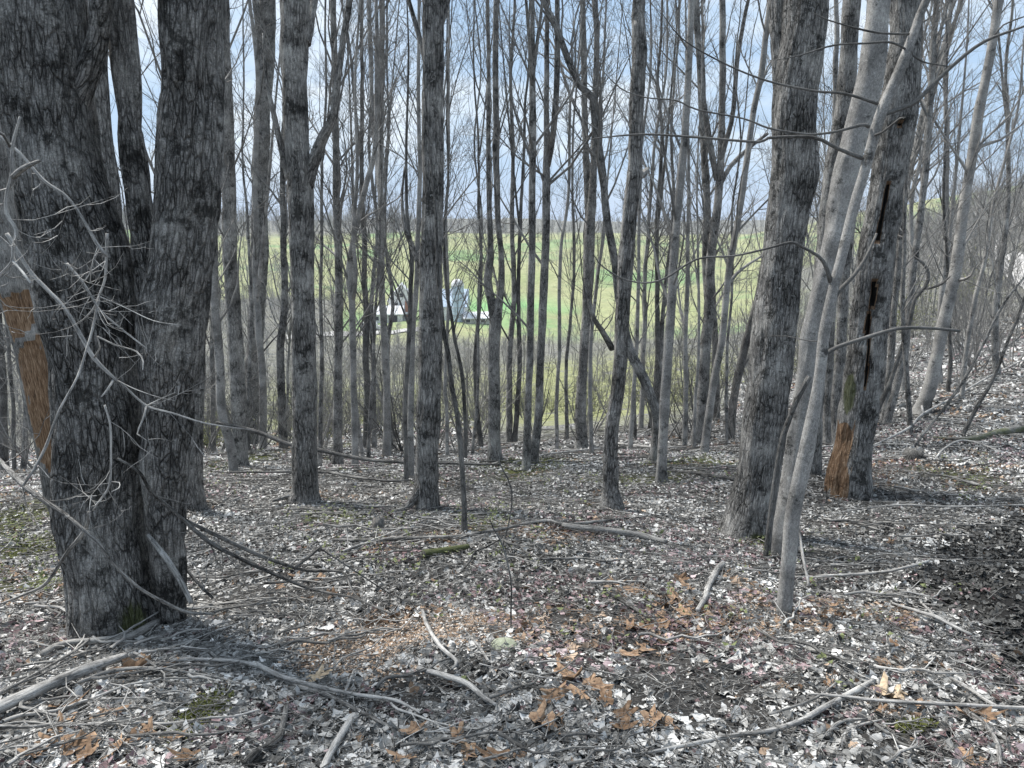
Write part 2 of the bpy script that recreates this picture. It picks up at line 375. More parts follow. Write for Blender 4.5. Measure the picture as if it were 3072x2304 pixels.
def dark_patch_at(x, y): 
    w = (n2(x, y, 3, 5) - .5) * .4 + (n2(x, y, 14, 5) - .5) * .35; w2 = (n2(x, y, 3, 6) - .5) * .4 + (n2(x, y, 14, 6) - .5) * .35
    return inpoly(x + w, y + w2, DARK_PATCH)
DIRT = [((2120, 2090), 230, 130), ((1240, 2060), 260, 70), ((820, 1790), 300, 28), ((2700, 2240), 220, 50), ((1650, 1860), 180, 40), ((2780, 2010), 180, 35)]
CHIPS = [((1030, 1970), 210, 95), ((1230, 1910), 150, 55), ((1390, 1885), 110, 45)]
MOSS = [((600, 2150), 70, 75), ((120, 1760), 150, 30), ((90, 1640), 130, 40), ((30, 1560), 60, 60), ((1460, 1560), 60, 30), ((1000, 1560), 110, 22), ((2290, 1620), 60, 25), ((2740, 2190), 60, 18), ((2100, 1390), 150, 22), ((1560, 1400), 150, 30), ((2900, 1440), 90, 45), ((1900, 1440), 180, 20), ((640, 1400), 90, 60)]
rr = np.concatenate([[.05, .3], np.exp(np.linspace(math.log(.6), math.log(40), 330)), np.exp(np.linspace(math.log(41), math.log(2600), 160))])
th = np.concatenate([np.radians(np.linspace(-180, -48, 50))[:-1], np.radians(np.linspace(-48, 48, 680)), np.radians(np.linspace(48, 180, 50))[1:-1]])
RR, TH = np.meshgrid(rr, th, indexing='ij'); X = RR * np.sin(TH); Y = RR * np.cos(TH); Z = ground(X, Y)
fld = np.clip((RR - 165 - 25 * (n2(X, Y, .03, 9) - .5)) / 20, 0, 1)
thd = np.degrees(TH); fld *= 1 - np.clip((thd - 19 - 4 * (n2(X, Y, .02, 3) - .5)) / 2, 0, 1) * (RR < 300) ; fld *= 1 - np.clip((RR - 560) / 30, 0, 1)
fld = np.where((thd < -14 + 3 * n2(X, Y, .03, 2)) & (RR < 260), 0, fld)
grn = np.clip((RR - 17) / 25, 0, 1) * np.clip((150 - RR) / 40, 0, 1) * np.maximum(np.clip((thd + 4) / 6, 0, 1), .55 * np.clip((thd + 22) / 5, 0, 1)) * np.clip((17 - thd) / 6, 0, 1) * 1.4
grn += .25 * np.clip((RR - 40) / 40, 0, 1) * (fld < .5)
_lc = at(1440, 905, 232.0); lush = np.clip(1.3 - np.hypot((X - _lc[0] - 4) / 22, (Y - 240) / 34) + (n2(X, Y, .06, 6) - .5) * .8, 0, 1) * (RR > 200)
dark_patch = dark_patch_at(X, Y).astype(float) * (RR < 12)
near = RR < 30
moss = np.zeros_like(RR)
for uv, a, b in MOSS: moss = np.maximum(moss, np.clip((1.15 - blob(X, Y, uv, a, b)) * 2, 0, 1) * near)
chip = np.zeros_like(RR)
for uv, a, b in CHIPS: chip = np.maximum(chip, np.clip((1.15 - blob(X, Y, uv, a, b)) * 2, 0, 1) * near)
dirt = np.zeros_like(RR)
for uv, a, b in DIRT: dirt = np.maximum(dirt, np.clip((1.15 - blob(X, Y, uv, a, b)) * 2, 0, 1) * near)
V = np.stack([X, Y, Z], -1).reshape(-1, 3); nt = len(th); nr = len(rr)
i = (np.arange(nr - 1) * nt)[:, None]; j = np.arange(nt)[None]; j2 = (j + 1) % nt
Q = np.stack([i + j, i + nt + j, i + nt + j2, i + j2], -1).reshape(-1, 4)
F0 = np.stack([np.arange(nt), (np.arange(nt) + 1) % nt, np.full(nt, len(V))], -1); V = np.concatenate([V, [[0, 0, ground(0, 0.001)]]])
ex = lambda a: np.concatenate([a.ravel(), [0]])
m, n, l, b = mat('forest_floor')
t = n.new('ShaderNodeTexCoord'); ob = t.outputs['Object']
def A(name):
    a = n.new('ShaderNodeAttribute'); a.attribute_name = name; return a.outputs['Fac']
vo = n.new('ShaderNodeTexVoronoi'); vo.inputs['Scale'].default_value = 17; l.new(mixc(n, l, .12, ob, noise(n, l, ob, 9).outputs['Color']), vo.inputs['Vector'])
sep = n.new('ShaderNodeSeparateColor'); l.new(vo.outputs['Color'], sep.inputs[0])
lr_ = ramp(n, [(0, (.03, .03, .03)), (.35, (.10, .098, .095)), (.7, (.22, .215, .21)), (1, (.5, .49, .48))]); l.new(sep.outputs[0], lr_.inputs[0])
nz = noise(n, l, ob, 55, 8, .75); nr_ = ramp(n, [(.3, (.25, .25, .25)), (.6, (1.1, 1.1, 1.1))]); l.new(nz.outputs[0], nr_.inputs[0])
c = mixc(n, l, 1.0, lr_.outputs[0], nr_.outputs[0], 'MULTIPLY')
soil = ramp(n, [(.3, (.018, .017, .016)), (.75, (.13, .125, .12))]); l.new(nz.outputs[0], soil.inputs[0])
c = mixc(n, l, A('near'), c, soil.outputs[0])
cz = noise(n, l, ob, 70, 6, .8); chr_ = ramp(n, [(.35, (.06, .035, .02)), (.5, (.24, .15, .10)), (.7, (.42, .30, .22))]); l.new(cz.outputs[0], chr_.inputs[0]); c = mixc(n, l, mth(n, l, 'MULTIPLY', A('chip'), .85), c, chr_.outputs[0])
mz = noise(n, l, ob, 60, 8, .8); mr = ramp(n, [(.3, (.015, .02, .006)), (.7, (.16, .17, .06))]); l.new(mz.outputs[0], mr.inputs[0]); c = mixc(n, l, A('moss'), c, mr.outputs[0])
gz = noise(n, l, ob, .9, 9, .75); gr = ramp(n, [(.35, (.12, .13, .055)), (.55, (.24, .25, .12)), (.7, (.34, .34, .20))]); l.new(gz.outputs[0], gr.inputs[0])
gm = noise(n, l, ob, .35, 6, .7); gmr = ramp(n, [(.36, (0, 0, 0)), (.50, (1, 1, 1))]); l.new(gm.outputs[0], gmr.inputs[0])
c = mixc(n, l, mth(n, l, 'MULTIPLY', mth(n, l, 'MULTIPLY', A('green'), gmr.outputs[0]), .8), c, gr.outputs[0])
fz = noise(n, l, ob, .018, 6, .6); fr = ramp(n, [(.35, (.24, .27, .125)), (.5, (.30, .31, .165)), (.62, (.18, .27, .12))]); l.new(fz.outputs[0], fr.inputs[0])
fz2 = noise(n, l, ob, .35, 8, .75); fr2 = ramp(n, [(.3, (.62, .62, .62)), (.7, (1.15, 1.15, 1.15))]); l.new(fz2.outputs[0], fr2.inputs[0])
c = mixc(n, l, A('field'), c, mixc(n, l, 1.0, fr.outputs[0], fr2.outputs[0], 'MULTIPLY'))
c = mixc(n, l, mth(n, l, 'MULTIPLY', A('lush'), .85), c, (.15, .33, .13))
c = mixc(n, l, mth(n, l, 'MULTIPLY', A('dark_patch'), .8), c, (.012, .012, .012))  # ground colour drops to near black inside the darker patch
l.new(c, b.inputs['Base Color']); h = mth(n, l, 'ADD', sep.outputs[0], mth(n, l, 'MULTIPLY', nz.outputs[0], 1.2)); bump(n, l, b, h, .8, .03)
g_near = np.clip((11 - RR) / 4, 0, 1)
mesh('ground', V, [Q, F0[:, ::-1]], m, None, {'field': ex(fld), 'green': ex(grn), 'dark_patch': ex(dark_patch), 'moss': ex(moss), 'chip': ex(chip), 'near': ex(g_near), 'lush': ex(lush)}, True)['kind'] = 'structure'

# farm track in the valley
def strip(name, uvs, width, material, lift=.25):
    C = []
    for (u0, v0), (u1, v1) in zip(uvs[:-1], uvs[1:]):
        a, c_ = hit(u0, v0), hit(u1, v1)
        for t_ in np.linspace(0, 1, 16, endpoint=False): C.append(a * (1 - t_) + c_ * t_)
    C = np.array(C); T_ = np.gradient(C, axis=0); N_ = np.stack([-T_[:, 1], T_[:, 0]], -1); N_ /= np.linalg.norm(N_, axis=1, keepdims=True)
    rows = []
    for k in np.linspace(-.5, .5, 5):
        xy = C[:, :2] + N_ * width * k; rows.append(np.concatenate([xy, (ground(xy[:, 0], xy[:, 1]) + lift)[:, None]], 1))
    Vv = np.stack(rows, 1).reshape(-1, 3); a_ = (np.arange(len(C) - 1) * 5)[:, None]; b_ = np.arange(4)[None]
    o = mesh(name, Vv, [np.stack([a_ + b_, a_ + b_ + 1, a_ + b_ + 6, a_ + b_ + 5], -1).reshape(-1, 4)], material, None, None, True); o['kind'] = 'structure'; return o
gravel = flat_mat('pale_gravel', (.30, .295, .285), (.48, .47, .46), 1.5, .2, .05)
strip('gravel_track', [(860, 1012), (1000, 1004), (1180, 1000), (1330, 985)], 5.0, gravel)
strip('road', [(2980, 700), (3010, 770), (3072, 830), (3200, 900)], 3.5, gravel, .3)

# ------------------------------------------------------------------ leaf litter (stuff) : real leaves
def leaf_template(k, lobes, oak=False):
    g = np.random.default_rng(100 + k); m_ = 12 if not oak else 18
    a = np.arange(m_) * 2 * np.pi / m_; 
    r = .5 * (1 + (.32 if oak else .22) * np.cos(lobes * a) + g.uniform(-.14, .14, m_)); x = r * np.cos(a) * (1 if not oak else 1.15); y = r * np.sin(a) * (.72 if not oak else .62)
    P = np.concatenate([[[0, 0]], np.stack([x, y], -1)]); 
    c1, c2, c3 = g.uniform(-.9, .9), g.uniform(-.5, 1.0), g.uniform(-.6, .6)
    z = c1 * P[:, 1] ** 2 * 1.4 + c2 * P[:, 0] ** 2 * .8 + c3 * P[:, 0] * P[:, 1] + g.uniform(-.06, .06, len(P))
    z[0] = -.04
    return np.concatenate([P, z[:, None]], 1), np.stack([np.zeros(m_, int), np.arange(1, m_ + 1), np.roll(np.arange(1, m_ + 1), -1)], -1)
def small_template(k):
    g = np.random.default_rng(300 + k); P = np.array([[-.5, 0, 0], [0, -.3, 0], [.5, .02, 0], [.02, .3, 0]]) + g.uniform(-.1, .1, (4, 3)); P[:, 2] += np.array([g.uniform(-.25, .3), 0, g.uniform(-.25, .3), 0])
    return P, np.array([[0, 1, 3], [1, 2, 3]])
def rotmats(g, n, tilt):
    yaw = g.uniform(0, 2 * np.pi, n); ax = g.uniform(0, 2 * np.pi, n); an = np.abs(g.normal(0, tilt, n))
    c, s = np.cos(yaw), np.sin(yaw); Rz = np.zeros((n, 3, 3)); Rz[:, 0, 0] = c; Rz[:, 0, 1] = -s; Rz[:, 1, 0] = s; Rz[:, 1, 1] = c; Rz[:, 2, 2] = 1
    kx, ky = np.cos(ax), np.sin(ax); K = np.zeros((n, 3, 3)); K[:, 0, 2] = ky; K[:, 1, 2] = -kx; K[:, 2, 0] = -ky; K[:, 2, 1] = kx
    Rt = np.eye(3)[None] + np.sin(an)[:, None, None] * K + (1 - np.cos(an))[:, None, None] * (K @ K); return Rt @ Rz
def polar_pts(g, n, r0, r1, a0=-40, a1=40):
    r = np.sqrt(g.uniform(r0 ** 2, r1 ** 2, n)); t_ = np.radians(g.uniform(a0, a1, n)); return r * np.sin(t_), r * np.cos(t_)
def scatter(g, x, y, temps, size, tilt, lift):
    n_ = len(x); z = ground(x, y); Rm = rotmats(g, n_, tilt); sc = size[:, None, None]; which = g.integers(0, len(temps), n_); Vs, Fs, ids, off = [], [], [], 0
    for k, (P, F) in enumerate(temps):
        s_ = np.where(which == k)[0]
        if not len(s_): continue
        v = (P[None] * sc[s_]) @ np.transpose(Rm[s_], (0, 2, 1)) + np.stack([x, y, z + lift], -1)[s_][:, None]
        Vs.append(v.reshape(-1, 3)); Fs.append((F[None] + (np.arange(len(s_)) * len(P))[:, None, None] + off).reshape(-1, F.shape[1])); ids.append(np.repeat(s_, len(P))); off += len(s_) * len(P)
    return np.concatenate(Vs), np.concatenate(Fs), np.concatenate(ids)
g = np.random.default_rng(3)
big_t = [leaf_template(k, [3, 4, 5][k % 3]) for k in range(14)]; sm_t = [small_template(k) for k in range(8)]
def cover(x, y):               # how much litter lies here, 0..1
    k = np.ones_like(x)
    for uv, a, b_ in DIRT: k = np.minimum(k, np.clip((blob(x, y, uv, a, b_) - .5) * 1.2, .16, 1))
    for uv, a, b_ in CHIPS: k = np.minimum(k, np.clip((blob(x, y, uv, a, b_) - .7) * 2, .05, 1))
    for uv, a, b_ in MOSS: k = np.minimum(k, np.clip((blob(x, y, uv, a, b_) - .6) * 2, .12, 1))
    return k * np.clip(.30 + 1.5 * (n2(x, y, 1.7, 12) - .22), .25, 1)
def thin(x, y):
    q = g.uniform(0, 1, len(x)) < cover(x, y); return x[q], y[q]
LV, LF, LR, LT, off = [], [], [], [], 0
for (n_, r0, r1, tm, s0, s1, tilt) in ((32000, 1.9, 4.2, big_t, .014, .060, .65), (60000, 4.2, 8, big_t, .018, .050, .7), (80000, 1.9, 7, sm_t, .008, .030, .8), (110000, 7, 14, sm_t, .028, .07, .7), (100000, 13, 30, sm_t, .05, .12, .8), (26000, 26, 60, sm_t, .15, .35, .7)):
    x, y = polar_pts(g, n_, r0, r1, -41, 41); dip = (np.hypot(x, y) > 19 + 8 * (n2(x, y, .3, 2) - .5)) & (np.degrees(np.arctan2(x, y)) > -3) & (np.degrees(np.arctan2(x, y)) < 16); x, y = x[~dip], y[~dip]; n_ = len(x); q = g.uniform(0, 1, n_) < cover(x, y) ** (.45 if tm is sm_t else 1.0); x, y = x[q], y[q]; n_ = len(x)
    v, f, ids = scatter(g, x, y, tm, g.uniform(s0, s1, n_) * (1 if tm is sm_t else g.choice([1, 1, 1.35], n_)), tilt, g.uniform(.002, .022, n_))
    rnd = np.clip(g.beta(1.6, 1.5, n_) * .85 + .25 * (n2(x, y, 1.3, 14) - .45) , 0, 1)
    darkm = dark_patch_at(x, y) & (g.uniform(0, 1, n_) < .9); rnd[darkm] *= .26  # most leaves inside the patch get a much darker tone
    pk = n2(x, y, 1.1, 21) + .5 * (n2(x, y, 4, 22) - .5); tint = np.zeros(n_); q = g.uniform(0, 1, n_)
    tint[(q < .32) & (pk > .65)] = 1.0; tint[(q < .02)] = 1.0
    bw = n2(x, y, 1.0, 31) + .5 * (n2(x, y, 4, 32) - .5); tint[(q > .55) & (bw > .72)] = 2.0; tint[q > .985] = 2.0; tint[darkm] = 0
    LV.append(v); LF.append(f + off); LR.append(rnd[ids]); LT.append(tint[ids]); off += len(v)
def leaf_mat(name='leaf_litter', fixed=None):
    m, n, l, b = mat(name); a = n.new('ShaderNodeAttribute'); a.attribute_name = 'rnd'; tt = n.new('ShaderNodeAttribute'); tt.attribute_name = 'tint'
    t = n.new('ShaderNodeTexCoord'); q = noise(n, l, t.outputs['Object'], 90, 5, .7)
    f = mth(n, l, 'ADD', a.outputs['Fac'], mth(n, l, 'MULTIPLY', mth(n, l, 'SUBTRACT', q.outputs[0], .5), .45))
    r1 = ramp(n, [(0, (.022, .022, .021)), (.13, (.065, .065, .063)), (.40, (.27, .268, .258)), (.70, (.56, .555, .54)), (1, (.86, .855, .84))]); l.new(f, r1.inputs[0])
    r2 = ramp(n, [(0, (.05, .025, .025)), (.5, (.27, .19, .20)), (1, (.62, .52, .53))]); l.new(f, r2.inputs[0])
    r3 = ramp(n, [(0, (.06, .03, .015)), (.5, (.27, .185, .125)), (1, (.60, .47, .36))]); l.new(f, r3.inputs[0])
    c = mixc(n, l, mth(n, l, 'MINIMUM', tt.outputs['Fac'], 1.0), r1.outputs[0], r2.outputs[0])
    c = mixc(n, l, mth(n, l, 'SUBTRACT', tt.outputs['Fac'], 1.0), c, r3.outputs[0])
    l.new(c, b.inputs['Base Color']); b.inputs['Roughness'].default_value = .75; bump(n, l, b, q.outputs[0], .35, .004)
    return m
M['leaf'] = leaf_mat()
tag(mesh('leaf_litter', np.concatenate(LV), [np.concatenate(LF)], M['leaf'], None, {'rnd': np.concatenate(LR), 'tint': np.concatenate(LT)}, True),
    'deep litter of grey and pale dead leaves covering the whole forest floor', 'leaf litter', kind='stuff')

# curled oak leaves one can pick out
oak_t = [leaf_template(50 + k, 5, True) for k in range(6)]
OAK = [('large tan oak leaf lying among the sticks in front of the multi-stemmed tree', [(400, 2025, .17), (495, 2012, .13), (430, 1995, .12)]),
 ('brown curled oak leaf in the pile at the lower left corner', [(205, 2140, .14), (190, 2200, .15), (165, 2240, .14), (230, 2265, .13), (110, 2280, .12), (280, 2240, .12), (260, 2290, .12), (350, 2265, .12)]),
 ('tan oak leaf right of the lower left leaf pile, before the moss patch', [(340, 2150, .13), (410, 2235, .12), (445, 2215, .11), (525, 2225, .11), (560, 2290, .11)]),
 ('pale yellow oak leaf lying alone on the brown wood chips', [(955, 2050, .14)]),
 ('orange-brown oak leaf in the pile at the lower centre', [(1690, 2030, .14), (1715, 2055, .15), (1665, 2095, .13), (1730, 2095, .13), (1650, 2120, .12), (1800, 2080, .12), (1770, 2060, .11), (1820, 2120, .12)]),
 ('brown oak leaf at the bottom edge of the centre litter', [(1620, 2180, .14), (1660, 2185, .13), (1870, 2165, .13), (1950, 2180, .15), (2000, 2190, .12), (1870, 2200, .12), (1380, 2240, .13), (1400, 2280, .13), (1480, 2290, .12), (1240, 2210, .11), (1210, 2290, .12)]),
 ('orange leaf in the scatter right of the thick curved stick', [(2040, 1750, .13), (2060, 1775, .12), (2020, 1800, .13), (2000, 1830, .13), (2050, 1850, .12), (1990, 1860, .12), (1990, 1890, .12)]),
 ('tan leaf in the scatter before the crossing fallen logs', [(1850, 1760, .12), (1900, 1780, .12), (1890, 1900, .12), (1880, 1980, .12), (1940, 1960, .11), (1930, 1900, .11)]),
 ('broad brown oak leaf left of the long pale crossed stick', [(2660, 2095, .16), (2690, 2105, .13)]),
 ('orange leaf on the grey litter under the slender leaning sapling', [(2670, 1640, .11), (2500, 1830, .08), (2490, 2070, .08), (2680, 1950, .08), (2640, 2150, .08), (2760, 2125, .08)]),
 ('tan oak leaf at the lower right corner of the litter', [(2950, 2165, .13), (2910, 2170, .12), (2905, 2295, .12), (2830, 2020, .09)]),
 ('small rusty leaf beneath the forked fallen branch', [(885, 1735, .10), (960, 1745, .11), (1000, 1800, .12), (910, 1810, .12), (840, 1770, .1)])]
oak_mats = []
for k, cc in enumerate((((.06, .035, .02), (.30, .20, .13)), ((.12, .07, .045), (.46, .32, .21)), ((.26, .19, .12), (.66, .53, .38)))):
    oak_mats.append(flat_mat('oak_leaf_%d' % k, cc[0], cc[1], 35, .5, .004))
k = 0
for lab, spots in OAK:
    for u, v, s_ in spots:
        p = hit(u, v); P, F = oak_t[k % 6]; a_ = g.uniform(0, 6.28); c_, sn = math.cos(a_), math.sin(a_); tl = g.uniform(-.5, .5)
        Q_ = P * np.array([1, 1, 1.0]) * s_ * .85; Q_ = np.stack([Q_[:, 0], Q_[:, 1] * math.cos(tl) - Q_[:, 2] * math.sin(tl), Q_[:, 1] * math.sin(tl) + Q_[:, 2] * math.cos(tl)], -1)
        Vv = np.stack([Q_[:, 0] * c_ - Q_[:, 1] * sn, Q_[:, 0] * sn + Q_[:, 1] * c_, Q_[:, 2]], -1) + p + [0, 0, .028]
        mi = 2 if 'pale' in lab else (1 if k % 3 else 0)
        lab2 = lab + ', ' + ('broad' if s_ > .125 else 'smaller') + ' and ' + ('curled' if abs(tl) > .25 else 'flat') if len(spots) > 2 and len(lab.split()) < 13 else lab; tag(mesh('oak_leaf', Vv, [F], oak_mats[mi], None, None, False, tuple(p)), lab2, 'leaf', 'large oak leaves on the litter' ); k += 1

# wood chips on the bare patch
cx_, cy_ = [], []
for uv, a_, b_ in CHIPS:
    for k in range(3600):
        p = hit(uv[0] + np.clip(g.normal(0, .5), -1.1, 1.1) * a_, min(2280, uv[1] + np.clip(g.normal(0, .5), -1.1, 1.1) * b_)); cx_.append(p[0] + g.normal(0, .02)); cy_.append(p[1] + g.normal(0, .02))
cx_, cy_ = np.array(cx_), np.array(cy_); v, f, ids = scatter(g, cx_, cy_, sm_t, g.uniform(.010, .034, len(cx_)), .5, g.uniform(.004, .02, len(cx_)))
tag(mesh('wood_chips', v, [f], M['leaf'], None, {'rnd': g.uniform(.3, 1.0, len(cx_))[ids], 'tint': np.where(g.uniform(0, 1, len(cx_)) < .75, 2.0, 0)[ids]}, False), 'brown chips of rotten wood scattered over a bare patch', 'wood chips', kind='stuff')

# twig litter, sprouts
def lying(g, n_, r0, r1, L0, L1, rad):
    x, y = polar_pts(g, n_, r0, r1, -41, 41); a_ = g.uniform(0, np.pi, n_) ; L_ = g.uniform(L0, L1, n_) * g.uniform(.4, 1, n_); m_ = 5
    t_ = np.linspace(-.5, .5, m_); bend = g.normal(0, .12, n_)
    px = x[:, None] + np.cos(a_)[:, None] * t_ * L_[:, None] - np.sin(a_)[:, None] * (t_ ** 2) * L_[:, None] * bend[:, None] * 3 + g.normal(0, .012, (n_, m_)) * L_[:, None]
    py = y[:, None] + np.sin(a_)[:, None] * t_ * L_[:, None] + np.cos(a_)[:, None] * (t_ ** 2) * L_[:, None] * bend[:, None] * 3 + g.normal(0, .012, (n_, m_)) * L_[:, None]
    keep = ~dark_patch_at(x, y) | (g.uniform(0, 1, n_) < .12)
    pz = ground(px, py) + .015 + g.uniform(0, .035, n_)[:, None] + t_ * g.normal(0, .05, n_)[:, None] * L_[:, None]
    R_ = g.uniform(rad[0], rad[1], n_)[:, None] * (1.1 - .8 * (t_ + .5))[None]; return np.stack([px, py, pz], -1)[keep], R_[keep]
for nm, args, mt, lb in (('twig_litter', [(4200, 1.9, 5, .06, .35, (.001, .003)), (4200, 5, 10, .15, .6, (.002, .005)), (1800, 10, 24, .4, 1.3, (.004, .012))], 'dead', 'pale broken twigs strewn over the leaves'),
                     ('dark_twig_litter', [(5500, 1.9, 5, .06, .4, (.001, .003)), (5500, 5, 10, .15, .7, (.002, .005)), (2600, 10, 24, .4, 1.5, (.004, .012))], 'darktwig', 'dark broken twigs strewn over the leaves')):
    T = Tubes()
    for a_ in args: T.addk(*lying(g, *a_), 3)
    o = T.build(nm, M[mt]); tag(o, lb, 'twigs', kind='stuff')
sprout_m = flat_mat('sprout_green', (.09, .11, .045), (.20, .22, .11), 20)
gx, gy = [], []
for uv, a_, b_ in [q for q in MOSS[1:] if q[0] != (2740, 2190)] + [((1450, 1560), 260, 60), ((1300, 1450), 200, 60), ((900, 1400), 200, 50), ((2450, 1800), 300, 200), ((1650, 1750), 300, 150), ((1150, 1680), 200, 80)]:
    for k in range(38):
        p = hit(uv[0] + g.normal(0, a_ * .8), min(2280, uv[1] + g.normal(0, b_ * .8))); gx.append(p[0]); gy.append(p[1])
gx = np.array(gx); gy = np.array(gy); q = np.hypot(gx, gy) < 25; gx, gy = np.repeat(gx[q], 4) + g.normal(0, .03, 4 * q.sum()), np.repeat(gy[q], 4) + g.normal(0, .03, 4 * q.sum())
v, f, ids = scatter(g, gx, gy, sm_t, g.uniform(.02, .045, len(gx)), .6, g.uniform(.02, .09, len(gx)))
tag(mesh('sprouts', v, [f], sprout_m, None, None, False), 'tiny yellow-green sprouts dotted over the litter', 'sprouts', kind='stuff')
# moss tufts
mv = []
for uv, a_, b_ in MOSS[:1] + MOSS[6:8] + MOSS[2:4]:
    c0 = hit(*uv); a1 = hit(uv[0] + a_, uv[1]); b1 = hit(uv[0], uv[1] - b_)
    for k in range(900):
        x_, y_ = c0[0] + g.normal(0, .45) * abs(a1[0] - c0[0]), c0[1] + g.normal(0, .45) * abs(b1[1] - c0[1]); mv.append((x_, y_))
mv = np.array(mv); v, f, ids = scatter(g, mv[:, 0], mv[:, 1], sm_t, g.uniform(.010, .03, len(mv)), .9, g.uniform(.005, .03, len(mv)))
moss_m = flat_mat('moss', (.035, .045, .012), (.16, .17, .05), 30)
tag(mesh('moss_tufts', v, [f], moss_m, None, None, False), 'low green moss tufts in patches on the ground', 'moss', kind='stuff')

# ------------------------------------------------------------------ traced trees
TREE_N = [0]
def tree(name, label, pts, D=None, bk='medium', limbs=(), stems=(), crown=0, Lr=(.7, 2.1), ext=6, s0=.16, sides=None, rough=.10, furrow=0, freq=20, flare=.38, lobes=5, fn=None, roots=(), group=None, cat='tree', cap_top=False, wob=None, sub=(6, 5), limbname='limb', twig='twig', stubs=0):
    TREE_N[0] += 1; seed = TREE_N[0]; g = np.random.default_rng(1000 + seed)
    base = hit(pts[0][0], pts[0][1]) if D is None else None
    if D is None: D = float(base[1])
    arr = np.array(pts, float); P = at(arr[:, 0], arr[:, 1], D); R = px_radius(arr[:, 2], P)
    d0 = P[0] - P[1]; gz = float(ground(P[0, 0], P[0, 1]))
    if P[0, 2] > gz - .05:
        t_ = (P[0, 2] - gz + .12); q = P[0] + np.array([d0[0] / max(-d0[2], .1), 0, -1]) * t_; q[:2] = P[0, :2] + np.clip(q[:2] - P[0, :2], -.6, .6)
        P = np.concatenate([[q], P]); R = np.concatenate([[R[0] * 1.05], R])
    if D is None or ext == 0 or cap_top: pass
    else:
        dd = unit(P[-1] - P[-3 if len(P) > 2 else -2]); 
        e = []; r0 = R[-1]; p = P[-1].copy()
        for k in range(4):
            dd = unit(dd + np.array([g.normal(0, .04), g.normal(0, .06), .08])); p = p + dd * ext / 4; e.append(p.copy())
        P = np.concatenate([P, e]); R = np.concatenate([R, r0 * np.array([.82, .62, .4, .15])])
    loc = (float(P[0, 0]), float(P[0, 1]), float(P[0, 2])); root = empty(name, loc, label, cat, group)
    near_ = D < 9
    sd = sides or (64 if D < 5 else 40 if D < 9 else 18); st = .03 if D < 5 else .05 if D < 9 else .15
    w = wob if wob is not None else min(.05, .012 * D / 4)
    trunk_mesh('trunk', P, R, M[bk], root, sd, st, rough, furrow, freq, flare, lobes, fn, seed, True, 0 if near_ and wob is None else w * .6)
    sp = [(P, R)]
    def branch(nm, q, mt, extb, sd2, dy0=0, **kw):
        a_ = np.array(q, float); dy = dy0 + np.linspace(0, 1, len(a_)) * g.uniform(-.12, .12) * D * .5
        Pb = at(a_[:, 0], a_[:, 1], D + dy); Rb = px_radius(a_[:, 2], Pb)
        if extb:
            dd = unit(Pb[-1] - Pb[-2]); p = Pb[-1].copy(); e = []
            for k in range(3): dd = unit(dd + np.array([0, g.normal(0, .08), .12])); p = p + dd * extb / 3; e.append(p.copy())
            Pb = np.concatenate([Pb, e]); Rb = np.concatenate([Rb, Rb[-1] * np.array([.75, .5, .15])])
        trunk_mesh(nm, Pb, Rb, mt, root, sd2, max(st, .04), rough, kw.get('furrow', 0), freq, 0, 5, kw.get('fn'), seed + 50 + len(sp), True, 0)
        sp.append((Pb, Rb)); return Pb, Rb
    for q in stems: branch('stem', q, M[bk], ext, sd, furrow=furrow)
    nstem = len(sp)
    for q in limbs:
        branch(limbname, q, M[bk if q[0][2] > 16 else ('darktwig' if twig == 'darktwig' else bk)], 1.2 if q[-1][1] <= 5 else 0, 10)
    for q in roots: branch('root', q, M[bk], 0, 12, -.02)
    for k in range(stubs):
        t_ = g.uniform(.15, .55); i = int(t_ * (len(P) - 1)); f_ = g.uniform(0, 1); q = P[i] * (1 - f_) + P[i + 1] * f_; r_ = R[i]
        a_ = g.choice([0.0, math.pi]) + g.normal(0, .5); d_ = np.array([math.cos(a_), math.sin(a_) - .3, .5]); L_ = r_ * g.uniform(1.6, 2.6)
        Tb = Tubes(); Tb.add(np.array([q, q + d_ * L_ * .6, q + d_ * L_]), [r_ * .45, r_ * .32, r_ * .22], 8); Tb.build('broken_limb', M[bk], root, loc)
    if crown:
        T = Tubes()
        for k, (Pb, Rb) in enumerate(sp):
            if k < nstem:
                crown_on(T, Pb, Rb, g, max(4, int(crown * 3.2 / nstem)), s0, .95, Lr, 2, sub=sub, ang=(.35, .85))
        for Pb, Rb in sp[nstem:nstem + len(limbs)]:
            crown_on(T, Pb, Rb, g, max(3, int(len(Pb) * 1.2)), .2, 1, (Lr[0] * .35, Lr[1] * .45), 1, sub=sub, rmul=.6)
        T.build('crown', M[twig], root, loc)
    return root

# giant multi-stemmed tree on the left
def fn_giant(a, z, R, P):
    front = np.exp(-((a - 5.55) / .42) ** 2); m_ = -1.15 * front * np.exp(-((z - .15) / .26) ** 2)
    return np.zeros_like(R), m_ - .0
giant = tree('giant_tree', 'massive multi-stemmed tree with deeply furrowed dark bark at the left edge',
     [(352, 1885, 262), (330, 1700, 250), (310, 1536, 250), (302, 1300, 240), (284, 1150, 248), (264, 950, 258), (240, 768, 270), (185, 560, 250), (152, 355, 250), (115, 0, 245)],
     bk='deep', furrow=.014, freq=20, rough=.11, flare=.12, lobes=6, sides=170, ext=6, fn=fn_giant,
     stems=[[(515, 1850, 84), (508, 1700, 100), (497, 1536, 122), (496, 1350, 145), (503, 1200, 155), (516, 1000, 190), (545, 768, 188), (564, 560, 184), (572, 300, 182), (580, 0, 186)],
            [(470, 1000, 92), (455, 900, 90), (445, 800, 84), (419, 600, 80), (393, 400, 76), (378, 200, 80), (359, 0, 78)]],
     limbs=[[(210, 330, 90), (262, 220, 74), (296, 100, 62), (306, 0, 66)]])
